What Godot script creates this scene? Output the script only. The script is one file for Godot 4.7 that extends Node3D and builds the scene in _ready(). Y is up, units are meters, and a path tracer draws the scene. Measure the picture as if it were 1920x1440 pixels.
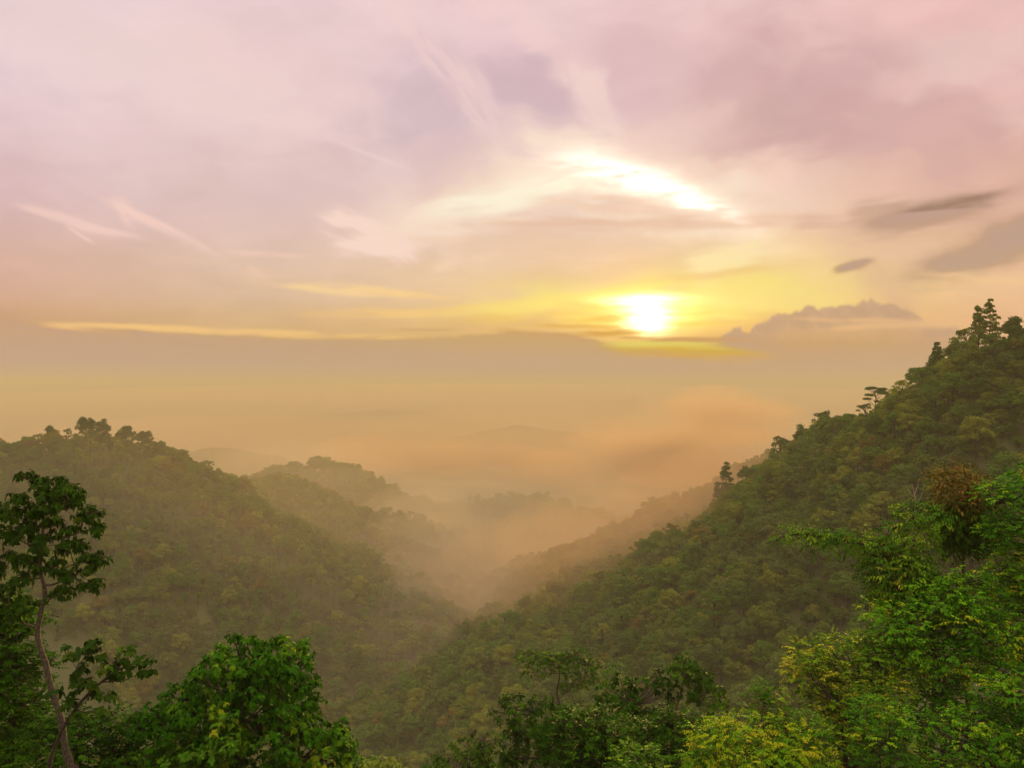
extends Node3D
# A forested valley at sunset: sky and haze, terrain, hillside forest, foreground trees, mist.
# Metres, y up, the lookout's eye at the origin, looking along -z.

var rng := RandomNumberGenerator.new()
var noise_a := FastNoiseLite.new()   # broad terrain relief
var noise_b := FastNoiseLite.new()   # cloud breakup
var noise_c := FastNoiseLite.new()   # cloud fibre
var puffs := FastNoiseLite.new()     # round cloud tops
var used_names := {}

# ---------------------------------------------------------------- sky
const SUN_AZ := 8.6
const SUN_EL := 4.0
# air colour (linear) by rows of elevation and columns of azimuth
var sky_az := [-30.0, -16.1, 0.0, 16.1, 30.0]
var sky_el := [0.0, 2.0, 3.6, 5.8, 10.9, 17.2, 23.4]
var sky_grid := [
	[Vector3(0.491, 0.314, 0.181), Vector3(0.527, 0.332, 0.181), Vector3(0.610, 0.366, 0.162), Vector3(0.658, 0.376, 0.150), Vector3(0.761, 0.456, 0.216)],
	[Vector3(0.479, 0.287, 0.175), Vector3(0.527, 0.323, 0.175), Vector3(0.631, 0.392, 0.168), Vector3(0.687, 0.392, 0.162), Vector3(0.823, 0.503, 0.246)],
	[Vector3(0.604, 0.352, 0.202), Vector3(0.730, 0.468, 0.238), Vector3(0.839, 0.515, 0.202), Vector3(0.922, 0.552, 0.162), Vector3(0.855, 0.503, 0.262)],
	[Vector3(0.701, 0.434, 0.332), Vector3(0.761, 0.527, 0.371), Vector3(0.871, 0.604, 0.342), Vector3(0.973, 0.730, 0.262), Vector3(0.871, 0.539, 0.323)],
	[Vector3(0.730, 0.503, 0.515), Vector3(0.761, 0.552, 0.527), Vector3(0.855, 0.617, 0.515), Vector3(0.922, 0.617, 0.468), Vector3(0.730, 0.445, 0.352)],
	[Vector3(0.823, 0.631, 0.658), Vector3(0.839, 0.617, 0.617), Vector3(0.745, 0.527, 0.565), Vector3(0.776, 0.515, 0.491), Vector3(0.807, 0.491, 0.456)],
	[Vector3(0.839, 0.658, 0.672), Vector3(0.831, 0.617, 0.631), Vector3(0.855, 0.604, 0.617), Vector3(0.839, 0.552, 0.539), Vector3(0.855, 0.515, 0.479)],
]
# cloud streaks: azimuth, elevation, half length, half width (degrees), tilt, colour, cover, raggedness
var streaks := [
	[17.68, 17.49, 6.89, 3.61, -10, 0.604, 0.371, 0.381, 0.55, 0.6], [22.53, 14.78, 8.27, 2.39, -15, 0.631, 0.371, 0.361, 0.55, 0.6], [15.46, 15.55, 3.98, 1.83, 20, 0.617, 0.392, 0.381, 0.55, 0.6], [7.54, 19.98, 4.44, 2.39, 0, 0.716, 0.479, 0.491, 0.5, 0.6],
	[2.07, 18.44, 4.82, 1.93, -14, 0.617, 0.445, 0.491, 0.7, 0.8], [-6.86, 16.46, 5.13, 3.25, 32, 0.631, 0.479, 0.527, 0.65, 0.6], [-10.89, 12.97, 7.44, 2.03, 10, 0.730, 0.539, 0.552, 0.4, 0.4],
	[-21.35, 18.57, 10.59, 2.57, -8, 0.871, 0.672, 0.644, 0.5, 0.6], [-13.52, 17.83, 8.04, 2.01, -20, 0.888, 0.658, 0.631, 0.45, 0.7],
	[-4.98, 20.38, 5.15, 0.89, -50, 0.896, 0.644, 0.617, 0.65, 0.8], [1.38, 21.34, 6.20, 1.17, -35, 0.905, 0.644, 0.617, 0.6, 0.8], [5.84, 17.12, 4.11, 1.17, -62, 0.922, 0.687, 0.631, 0.65, 0.9], [-2.07, 17.67, 2.41, 0.90, -60, 0.839, 0.631, 0.617, 0.5, 0.8],
	[9.89, 14.93, 5.77, 1.70, 25, 0.888, 0.617, 0.552, 0.5, 0.7], [15.78, 12.72, 2.32, 1.53, 40, 0.956, 0.658, 0.552, 0.6, 0.7], [11.55, 12.94, 3.04, 0.88, 15, 0.922, 0.604, 0.491, 0.5, 0.8],
	[7.54, 12.44, 10.25, 2.90, -16, 0.991, 0.807, 0.631, 0.75, 0.5], [-1.03, 11.39, 8.61, 2.07, 12, 0.991, 0.791, 0.617, 0.7, 0.6],
	[-0.34, 11.95, 5.86, 0.83, 13, 1.000, 0.922, 0.716, 0.9, 0.5], [-5.50, 10.18, 3.43, 1.37, 15, 0.991, 0.776, 0.631, 0.7, 0.9], [-8.21, 13.07, 2.39, 1.36, -30, 0.871, 0.658, 0.617, 0.5, 0.9],
	[-9.22, 9.44, 3.23, 0.95, -16, 0.982, 0.730, 0.631, 0.85, 1.2], [-7.71, 8.54, 1.88, 0.55, -34, 0.982, 0.730, 0.617, 0.8, 1.2], [-2.93, 7.93, 2.06, 0.48, 16, 0.965, 0.687, 0.491, 0.7, 1.2], [-3.96, 8.53, 1.03, 0.69, 0, 0.939, 0.658, 0.503, 0.4, 1.2],
	[-8.89, 14.27, 3.23, 0.14, -18, 0.855, 0.658, 0.631, 0.5, 0.3], [8.21, 10.12, 11.25, 0.48, -1, 0.791, 0.491, 0.342, 0.65, 0.5], [6.52, 11.32, 5.13, 0.62, -5, 0.855, 0.565, 0.413, 0.6, 0.7], [1.03, 8.88, 8.27, 0.90, -4, 0.839, 0.552, 0.381, 0.45, 0.7], [4.47, 7.01, 7.56, 0.82, 6, 0.855, 0.552, 0.305, 0.5, 0.6],
	[13.52, 7.92, 3.01, 1.00, 10, 1.000, 0.839, 0.434, 0.75, 0.7], [11.55, 6.72, 5.74, 0.30, 5, 0.871, 0.515, 0.216, 0.6, 0.5],
	[-26.39, 9.36, 3.55, 0.34, -12, 0.922, 0.631, 0.565, 0.75, 0.9], [-24.85, 9.05, 1.88, 0.25, -12, 0.922, 0.631, 0.565, 0.7, 0.9], [-21.20, 9.17, 3.85, 0.29, -24, 0.947, 0.644, 0.565, 0.9, 0.5], [-23.53, 10.13, 1.07, 0.44, -58, 0.930, 0.631, 0.565, 0.7, 0.6], [-15.46, 8.02, 2.66, 0.20, -1, 0.956, 0.644, 0.539, 0.75, 0.5], [-25.97, 8.61, 0.93, 0.09, -32, 0.956, 0.658, 0.578, 0.7, 0.3], [-15.94, 6.76, 0.80, 0.30, -30, 0.922, 0.617, 0.456, 0.5, 0.9],
	[-10.39, 5.98, 5.59, 0.37, -4, 1.000, 0.687, 0.332, 0.85, 0.7], [-6.86, 5.73, 4.10, 0.21, -6, 1.000, 0.658, 0.262, 0.6, 0.7], [-5.50, 4.62, 6.52, 0.31, 2, 1.000, 0.644, 0.216, 0.7, 0.7], [-0.69, 5.15, 5.86, 0.28, 6, 1.000, 0.672, 0.195, 0.6, 0.7], [-11.55, 4.38, 4.05, 0.24, 2, 0.871, 0.539, 0.231, 0.5, 0.7],
	[8.55, 5.27, 11.24, 1.64, 0, 1.000, 0.823, 0.202, 0.7, 0.5], [2.75, 4.46, 6.88, 0.69, 4, 0.956, 0.604, 0.122, 0.6, 0.6], [16.42, 5.27, 4.96, 0.79, -4, 1.000, 0.776, 0.262, 0.55, 0.6], [3.44, 5.49, 7.22, 0.41, 8, 1.000, 0.807, 0.202, 0.7, 0.5],
	[22.53, 10.14, 1.91, 0.76, 6, 0.503, 0.305, 0.216, 0.6, 0.7], [25.69, 10.02, 3.88, 0.62, 9, 0.314, 0.188, 0.138, 0.95, 0.5], [24.56, 9.32, 3.76, 0.81, 4, 0.515, 0.314, 0.216, 0.6, 0.7], [28.15, 7.55, 4.25, 1.15, 17, 0.352, 0.223, 0.150, 0.95, 0.5], [26.80, 6.73, 3.38, 0.68, 12, 0.434, 0.287, 0.188, 0.6, 0.7], [21.05, 7.10, 1.22, 0.32, 12, 0.305, 0.188, 0.107, 0.98, 0.5], [19.38, 9.59, 1.95, 0.78, 0, 0.687, 0.413, 0.314, 0.55, 0.7], [22.83, 7.89, 3.81, 1.27, -10, 0.761, 0.479, 0.352, 0.45, 0.5], [22.83, 5.70, 2.22, 1.27, -40, 0.672, 0.413, 0.287, 0.45, 0.6],
	[28.15, 5.54, 3.34, 0.43, 3, 0.973, 0.617, 0.305, 0.6, 1.4], [25.97, 6.17, 1.86, 0.31, -10, 0.973, 0.631, 0.332, 0.5, 1.2], [27.89, 4.98, 2.74, 0.21, 0, 0.956, 0.604, 0.305, 0.5, 1.4],
]
# low streaks, laid over the cloud banks
var low_streaks := [
	[-17.99, 3.24, 14.09, 0.20, -1.2, 1.000, 0.617, 0.231, 0.85, 0.8], [-27.35, 3.30, 3.37, 0.12, -6, 0.956, 0.552, 0.223, 0.7, 0.7], [-10.89, 2.94, 6.09, 0.14, 0, 1.000, 0.617, 0.216, 0.8, 0.6], [-29.35, 3.48, 1.80, 0.15, -4, 0.305, 0.181, 0.150, 0.6, 0.6], [-28.15, 3.13, 2.13, 0.12, -4, 0.342, 0.195, 0.144, 0.55, 0.6], [-22.53, 2.99, 1.15, 0.16, -8, 0.392, 0.223, 0.127, 0.6, 0.7], [-24.70, 2.81, 0.81, 0.16, 0, 0.434, 0.246, 0.150, 0.6, 0.8],
	[-5.50, 3.49, 2.06, 0.10, 0, 0.552, 0.305, 0.144, 0.5, 0.5], [1.72, 3.23, 3.10, 0.21, -4, 0.617, 0.314, 0.117, 0.5, 0.8],
	[5.50, 4.11, 2.40, 0.21, 2, 0.871, 0.527, 0.072, 0.6, 0.7], [11.55, 3.81, 2.03, 0.17, -2, 1.000, 0.730, 0.107, 0.5, 0.7], [10.56, 4.46, 4.06, 0.14, 0, 1.000, 0.807, 0.188, 0.5, 0.7],
	[6.52, 3.35, 2.40, 0.27, 2, 0.658, 0.305, 0.025, 0.8, 0.5], [4.13, 3.71, 3.78, 0.17, 0, 0.761, 0.392, 0.045, 0.6, 0.6], [11.22, 2.09, 5.07, 0.51, -5, 1.000, 0.617, 0.021, 0.9, 0.5], [11.89, 1.75, 5.06, 0.20, -2, 1.000, 0.515, 0.045, 0.7, 0.6], [9.56, 2.55, 3.74, 0.24, 0, 1.000, 0.839, 0.156, 0.95, 0.4], [12.21, 2.79, 3.70, 0.17, -1, 0.552, 0.254, 0.048, 0.85, 0.4], [8.04, 2.97, 1.36, 0.09, 0, 0.515, 0.223, 0.021, 0.7, 0.3], [12.21, 2.29, 2.02, 0.13, -3, 1.000, 0.761, 0.102, 0.8, 0.4], [16.73, 0.99, 1.32, 0.10, -1, 0.922, 0.527, 0.181, 0.6, 0.4], [14.50, 1.60, 1.33, 0.17, -2, 0.761, 0.381, 0.107, 0.6, 0.5],
	[21.05, 3.85, 4.18, 0.16, -3, 0.871, 0.503, 0.246, 0.7, 0.7], [26.52, 3.54, 3.70, 0.31, 4, 0.807, 0.456, 0.254, 0.6, 0.8], [23.99, 3.46, 4.72, 0.22, 2, 0.922, 0.539, 0.254, 0.6, 0.8], [19.84, 3.08, 5.19, 0.32, 0, 0.730, 0.413, 0.209, 0.5, 0.6], [26.80, 2.46, 3.69, 0.37, 0, 0.807, 0.468, 0.262, 0.5, 0.6],
]
var bank_far := PackedVector2Array([Vector2(-39.28, 2.13), Vector2(-30.00, 2.68), Vector2(-21.65, 2.91), Vector2(-15.46, 2.95), Vector2(-8.89, 2.92), Vector2(-3.78, 2.99), Vector2(-0.34, 3.30), Vector2(3.44, 3.20), Vector2(5.15, 2.81), Vector2(9.89, 1.73), Vector2(14.82, 1.47), Vector2(17.36, 1.84), Vector2(21.05, 1.93), Vector2(30.00, 2.09), Vector2(38.86, 2.15)])
var bank_right := PackedVector2Array([Vector2(12.87, 2.69), Vector2(13.59, 3.28), Vector2(14.34, 3.57), Vector2(14.98, 3.39), Vector2(15.62, 3.88), Vector2(16.42, 4.16), Vector2(17.36, 4.59), Vector2(18.46, 4.86), Vector2(19.38, 4.61), Vector2(20.60, 4.92), Vector2(22.24, 4.93), Vector2(23.41, 4.79), Vector2(24.13, 4.46), Vector2(24.99, 3.74), Vector2(26.80, 3.13), Vector2(29.48, 1.80)])

func top_of(bank: PackedVector2Array, az: float) -> float:
	if az <= bank[0].x: return bank[0].y
	for i in bank.size() - 1:
		if az < bank[i + 1].x:
			return lerpf(bank[i].y, bank[i + 1].y, (az - bank[i].x) / (bank[i + 1].x - bank[i].x))
	return bank[-1].y

func air(az: float, el: float) -> Vector3:
	var i := 0
	while i < 3 and az > sky_az[i + 1]: i += 1
	var j := 0
	while j < 5 and el > sky_el[j + 1]: j += 1
	var u := clampf((az - sky_az[i]) / (sky_az[i + 1] - sky_az[i]), 0, 1)
	var v := clampf((el - sky_el[j]) / (sky_el[j + 1] - sky_el[j]), 0, 1)
	u = lerpf(u, u * u * (3 - 2 * u), .6)
	v = lerpf(v, v * v * (3 - 2 * v), .4)
	var lo: Vector3 = sky_grid[j][i].lerp(sky_grid[j][i + 1], u)
	var hi: Vector3 = sky_grid[j + 1][i].lerp(sky_grid[j + 1][i + 1], u)
	return lo.lerp(hi, v)

func lay(c: Vector3, list: Array, az: float, el: float, n1: float, n2: float) -> Vector3:
	for s in list:
		var dx: float = az - s[0]
		if absf(dx) > s[2] * 1.7 + s[3]: continue
		var dy: float = el - s[1]
		if absf(dy) > s[2] * 1.3 + s[3]: continue
		var t := deg_to_rad(s[4])
		var along: float = dx * cos(t) + dy * sin(t)
		var across: float = dy * cos(t) - dx * sin(t)
		var u: float = along / s[2] + n1 * s[9] * .25
		var v: float = across / s[3] + n2 * s[9] * .7 + n1 * s[9] * .5
		var r := u * u * u * u * .8 + u * u * .35 + v * v
		if r > 4.0: continue
		# cloud fibre drawn out along the streak
		var fibre := noise_c.get_noise_2d(along * 5.0 + s[0] * 31.0, across * (42.0 if s[3] < 1.1 else 11.0) + n1 * 14.0)
		var soft := exp(-r * 1.1)
		var a: float = smoothstep(.0, 1.08, soft * (1.0 + (fibre * 2.0 + n2 * .5) * s[9]) + soft * .12) * s[8]
		c = c.lerp(Vector3(s[5], s[6], s[7]), clampf(a, 0, 1))
	return c

func sky_color(az: float, el: float) -> Vector3:
	var w := smoothstep(32.0, 75.0, absf(az))
	var c := air(az, el)
	if w > 0.0:
		c = c.lerp(air(-24, el).lerp(air(24, el), .35), w)
	var n1 := noise_b.get_noise_2d(az * 5.0, el * 9.0)
	var n2 := noise_c.get_noise_2d(az * 5.0 + n1 * 9.0, el * 16.0 + n1 * 12.0)
	c *= 1.0 + .05 * n1 + .06 * n2
	# thin high cloud everywhere
	c = c.lerp(Vector3(.84, .68, .66), clampf(noise_b.get_noise_2d(az * 2.2 + 300.0, el * 5.0 + n2 * 6.0) * .5, 0, .3) * smoothstep(4.0, 12.0, el))
	if absf(az) < 45.0:
		c = lay(c, streaks, az, el, n1, n2)
	# light round the sun, seen through thin cloud
	var dx := az - SUN_AZ
	var dy := el - SUN_EL
	var r := sqrt(dx * dx + dy * dy * 1.6)
	var veil := clampf(1.0 + .5 * n2, .5, 1.5)
	c += Vector3(.34, .19, .05) * exp(-r / 3.4) * veil
	c += Vector3(.62, .45, .04) * exp(-(dx * dx / 20.0 + (dy - .35) ** 2 / 1.5)) * veil
	var stripe := noise_c.get_noise_2d(az * 9.0 + 40.0, el * 62.0 + n1 * 10.0)
	var ragged := n1 * .9 + n2 * .7 + stripe * .9
	c += Vector3(3.2, 3.0, 1.8) * exp(-(dx * dx / 1.7 + (dy - .4 + .3 * ragged) ** 2 / .62)) * clampf(1.0 + .9 * ragged, .25, 1.7)
	c += Vector3(2.0, 1.8, 1.0) * exp(-(dx * dx / 4.5 + (dy - 1.4 + .15 * ragged) ** 2 / .09)) * clampf(1.0 + ragged, .2, 2)
	c -= c * .10 * exp(-(((dx - .2) / 3.2) ** 2 + ((dy - .95 + .2 * n1) / .14) ** 2))
	# bright gap in the cloud above the sun
	var gx := az - 8.9
	var gy := el - 12.6
	var gt := deg_to_rad(-21.0)
	var gu := (gx * cos(gt) + gy * sin(gt)) / 6.0
	var gv := (gy * cos(gt) - gx * sin(gt)) / (.60 - .16 * gu) + n1 * .9 + n2 * 1.1 + stripe * .5 + gu * gu * .8 - .3
	c += Vector3(.52, .50, .46) * exp(-(gu ** 4 + gu * gu * .3 + absf(gv) ** 2.2) * 1.1) * clampf(1.0 + 1.3 * ragged, .15, 1.7)
	c += Vector3(.20, .17, .12) * exp(-(gu * gu + (gv + .2) ** 2 / 5.0)) * clampf(1.0 + .9 * ragged, .2, 1.8)
	# cloud banks with lumpy tops
	var lump := noise_b.get_noise_2d(az * 26.0 + 900.0, el * 10.0)
	var puff := maxf(-puffs.get_noise_2d(az * 1.4, el * 1.4), -puffs.get_noise_2d(az * 3.6 + 70.0, el * 3.6) * .45 - .1)
	var fine := noise_c.get_noise_2d(az * 60.0 + 500.0, el * 40.0)
	var top := top_of(bank_right, az) - .36 + lump * .16 + fine * .16 + puff * .5
	if az > 12.0 and az < 34.0:
		var a := smoothstep(-.09, .12, top - el) * (1.0 - smoothstep(.6, 2.6, top - el) * .75) * smoothstep(12.4, 13.6, az) * (1.0 - smoothstep(26.0, 33.0, az))
		c = c.lerp(Vector3(.54, .335, .215) * (1.0 + .10 * fine + .12 * lump + .10 * puff), a * .92)
		c += Vector3(.25, .12, .03) * exp(-((top - el) / .07) ** 2) * smoothstep(20.0, 13.5, az) * .5
	top = top_of(bank_far, az) + lump * .14 + fine * .06 + puff * .14
	var below := smoothstep(-.06, .10, top - el)
	if below > 0.0:
		c = c.lerp(air(az, minf(el, 1.9)) * (1.0 + .05 * n1), below * .94)
	if absf(az) < 45.0:
		c = lay(c, low_streaks, az, el, n1, n2)
	for bar in [[.15, -.22, 1.3, .07], [.75, .12, 1.0, .06], [-.8, .42, 1.1, .07]]:
		c = c.lerp(Vector3(1.0, .68, .14), .75 * exp(-((dx - bar[0]) / bar[2]) ** 2 - ((dy - bar[1] + n1 * .12) / bar[3]) ** 2))
	c += Vector3(1.2, 1.0, .4) * exp(-(dx * dx / .5 + (dy - .1 + .1 * n2) ** 2 / .10))
	# the haze of the lower air is built as fog, so the sky behind it is deeper there
	c *= lerpf(.42, 1.0, smoothstep(0.6, 3.5, el))
	# extra brightness towards the zenith, out of view, added to light the forest
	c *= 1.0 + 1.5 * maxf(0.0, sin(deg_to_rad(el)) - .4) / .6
	return c.max(Vector3.ZERO)

var sky_fine: PackedFloat32Array
const SKY_W := 4096
const FINE_X := 1650   # columns and rows computed at full sharpness, the rest at a quarter
const FINE_N := 796
const FINE_Y := 680
const FINE_M := 350

func sky_row(j: int) -> void:
	for i in FINE_N:
		var az := (FINE_X + i + .5) / SKY_W * 360.0 - 180.0
		var el := 90.0 - (FINE_Y + j + .5) / (SKY_W / 2.0) * 180.0
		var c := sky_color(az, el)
		var k := (j * FINE_N + i) * 3
		sky_fine[k] = c.x; sky_fine[k + 1] = c.y; sky_fine[k + 2] = c.z

func make_sky() -> Sky:
	noise_b.seed = 11; noise_b.frequency = .02; noise_b.fractal_octaves = 4
	noise_c.seed = 23; noise_c.frequency = .03; noise_c.fractal_octaves = 5
	puffs.noise_type = FastNoiseLite.TYPE_CELLULAR; puffs.seed = 3; puffs.frequency = .9
	puffs.cellular_return_type = FastNoiseLite.RETURN_DISTANCE; puffs.fractal_type = FastNoiseLite.FRACTAL_NONE
	var cw := SKY_W / 4
	var ch := SKY_W / 8
	var data := PackedFloat32Array(); data.resize(cw * ch * 3)
	var low := Vector3(.22, .17, .10)
	for j in ch:
		var el := 90.0 - (j + .5) / ch * 180.0
		for i in cw:
			var c := low
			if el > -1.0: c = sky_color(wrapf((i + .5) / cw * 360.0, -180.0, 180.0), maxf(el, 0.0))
			var k := (j * cw + i) * 3
			data[k] = c.x; data[k + 1] = c.y; data[k + 2] = c.z
	var im := Image.create_from_data(cw, ch, false, Image.FORMAT_RGBF, data.to_byte_array())
	im.resize(SKY_W, SKY_W / 2, Image.INTERPOLATE_BILINEAR)
	sky_fine.resize(FINE_N * FINE_M * 3)
	for j in FINE_M: sky_row(j)
	var fine := Image.create_from_data(FINE_N, FINE_M, false, Image.FORMAT_RGBF, sky_fine.to_byte_array())
	# column 0 of a panorama faces -z
	var half := SKY_W / 2 - FINE_X
	im.blit_rect(fine, Rect2i(0, 0, half, FINE_M), Vector2i(SKY_W - half, FINE_Y))
	im.blit_rect(fine, Rect2i(half, 0, FINE_N - half, FINE_M), Vector2i(0, FINE_Y))
	var m := PanoramaSkyMaterial.new()
	m.panorama = ImageTexture.create_from_image(im)
	var s := Sky.new(); s.sky_material = m
	return s

# ---------------------------------------------------------------- helpers
func numbered(called: String) -> String:
	var n: int = used_names.get(called, 0)
	used_names[called] = n + 1
	return called if n == 0 else "%s_%03d" % [called, n]

func tag(o: Node, label: String, category: String, group := "", kind := "") -> void:
	if label: o.set_meta("label", label)
	if category: o.set_meta("category", category)
	if group: o.set_meta("group", group)
	if kind: o.set_meta("kind", kind)

func thing(called: String, at: Vector3, label: String, category: String, group := "", kind := "") -> Node3D:
	var o := Node3D.new()
	o.name = numbered(called)
	add_child(o)
	o.position = at
	tag(o, label, category, group, kind)
	return o

class Buf:
	var v := PackedVector3Array()
	var n := PackedVector3Array()
	var c := PackedColorArray()
	var i := PackedInt32Array()
	func mesh(m: Material = null) -> ArrayMesh:
		var a := []
		a.resize(Mesh.ARRAY_MAX)
		a[Mesh.ARRAY_VERTEX] = v
		a[Mesh.ARRAY_NORMAL] = n
		a[Mesh.ARRAY_COLOR] = c
		a[Mesh.ARRAY_INDEX] = i
		var am := ArrayMesh.new()
		am.add_surface_from_arrays(Mesh.PRIMITIVE_TRIANGLES, a)
		if m: am.surface_set_material(0, m)
		return am
	# a folded, drooping leaf: five points, four triangles
	func leaf(p: Vector3, along: Vector3, up: Vector3, length: float, width: float, droop: float, col: Color) -> void:
		var side := along.cross(up).normalized()
		up = side.cross(along)
		var k := v.size()
		var m := p + along * (length * .42) - Vector3.UP * (droop * length * .16)
		var tip := p + along * length * (1.0 - .25 * droop) - Vector3.UP * (droop * length * .62)
		v.append(p); v.append(m + side * width + up * (width * .35)); v.append(m); v.append(m - side * width + up * (width * .35)); v.append(tip)
		n.append(up); n.append((up - side * .45).normalized()); n.append(up); n.append((up + side * .45).normalized()); n.append((up + along * droop * .6).normalized())
		for q in 5: c.append(col)
		i.append_array(PackedInt32Array([k, k + 2, k + 1, k, k + 3, k + 2, k + 1, k + 2, k + 4, k + 2, k + 3, k + 4]))
	# a small four-cornered spray of leaves seen from far away
	func spray(p: Vector3, a: Vector3, b: Vector3, nn: Vector3, col: Color) -> void:
		var k := v.size()
		v.append(p - a); v.append(p + b * .8); v.append(p + a); v.append(p - b)
		for q in 4:
			n.append(nn); c.append(col)
		i.append_array(PackedInt32Array([k, k + 1, k + 2, k, k + 2, k + 3]))
	func tube(pts: Array, radii: Array, sides: int, col: Color, rough := 0.0, sd := 0) -> void:
		var k := v.size()
		var ref := Vector3(.31, .2, .93).normalized()
		for q in pts.size():
			var d: Vector3 = ((pts[mini(q + 1, pts.size() - 1)] as Vector3) - (pts[maxi(q - 1, 0)] as Vector3)).normalized()
			var x := d.cross(ref).normalized()
			var y := d.cross(x)
			for s in sides:
				var t := TAU * s / sides
				var o := x * cos(t) + y * sin(t)
				var wob: float = 1.0 + rough * sin(s * 2.4 + q * 1.7 + sd)
				v.append(pts[q] + o * (radii[q] * wob)); n.append(o); c.append(col)
		for q in pts.size() - 1:
			for s in sides:
				var a := k + q * sides + s
				var b := k + q * sides + (s + 1) % sides
				i.append_array(PackedInt32Array([a, a + sides, b, b, a + sides, b + sides]))

func rand_dir() -> Vector3:
	var z := rng.randf_range(-1, 1)
	var t := rng.randf() * TAU
	var r := sqrt(1 - z * z)
	return Vector3(r * cos(t), z, r * sin(t))

func part(parent: Node3D, called: String, mesh: Mesh, mat: Material = null, kind := "") -> MeshInstance3D:
	var o := MeshInstance3D.new()
	o.name = called
	o.mesh = mesh
	if mat: o.material_override = mat
	if kind: o.set_meta("kind", kind)
	parent.add_child(o, true)
	return o

func leaf_material(tint: Color, rough := .5, through := .35) -> StandardMaterial3D:
	var m := StandardMaterial3D.new()
	m.albedo_color = tint
	m.vertex_color_use_as_albedo = true
	m.roughness = rough
	m.metallic_specular = .12
	m.cull_mode = BaseMaterial3D.CULL_DISABLED
	m.backlight_enabled = true
	m.backlight = Color(through * .9, through, through * .35)
	return m

var bark: StandardMaterial3D

# ---------------------------------------------------------------- terrain
var ridges := []   # each {p, slope, width}

func add_ridge(p: Array, slope: float, width: float, lower := 0.0) -> void:
	var lo := Vector2(1e9, 1e9)
	var hi := Vector2(-1e9, -1e9)
	var q := []
	var most := -1e9
	for a in p:
		var b: Vector3 = a - Vector3(0, lower, 0)
		q.append(b)
		lo = lo.min(Vector2(b.x, b.z)); hi = hi.max(Vector2(b.x, b.z)); most = maxf(most, b.y)
	ridges.append({"p": q, "slope": slope, "width": width, "lo": lo, "hi": hi, "top": most})

func smax(a: float, b: float, k: float) -> float:
	var h := maxf(k - absf(a - b), 0.0) / k
	return maxf(a, b) + h * h * k * .25

func near_hill(x: float, z: float) -> float:
	return -1.7 - .56 * maxf(0.0, -z - 1.0) + .9 * noise_a.get_noise_2d(x * 9.0, z * 9.0)

func ground_at(x: float, z: float) -> float:
	var d := Vector2(x, z).length()
	var wx := x + 6.0 * noise_a.get_noise_2d(x * 1.7, z * 1.7 + 400.0)
	var wz := z + 6.0 * noise_a.get_noise_2d(x * 1.7 + 800.0, z * 1.7)
	var h := -72.0 - .22 * clampf(d, 0, 1100)
	h += 8.0 * noise_a.get_noise_2d(x * .8, z * .8)
	for r in ridges:
		var far: Vector2 = (r.lo - Vector2(x, z)).max(Vector2(x, z) - r.hi).max(Vector2.ZERO)
		if r.top - (far.length() - 20.0) * r.slope < h - 5.0: continue
		var best := -1e9
		var off := 0.0
		var pts: Array = r.p
		for i in pts.size() - 1:
			var a: Vector3 = pts[i]
			var b: Vector3 = pts[i + 1]
			var ex := b.x - a.x
			var ez := b.z - a.z
			var t := clampf(((wx - a.x) * ex + (wz - a.z) * ez) / (ex * ex + ez * ez), 0, 1)
			var dx := wx - a.x - ex * t
			var dz := wz - a.z - ez * t
			var dist := sqrt(dx * dx + dz * dz)
			var y: float = lerpf(a.y, b.y, t) - r.slope * (sqrt(dist * dist + r.width * r.width) - r.width)
			if y > best:
				best = y
				off = dist
		# gullies and small spurs that run down the flanks
		var down := clampf(off / 70.0, 0, 1)
		best += down * (11.0 * noise_a.get_noise_2d(x * 2.6 + 90.0, z * 2.6) - 5.0)
		h = smax(h, best, 8.0)
	return smax(h, near_hill(x, z), 3.0)

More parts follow.
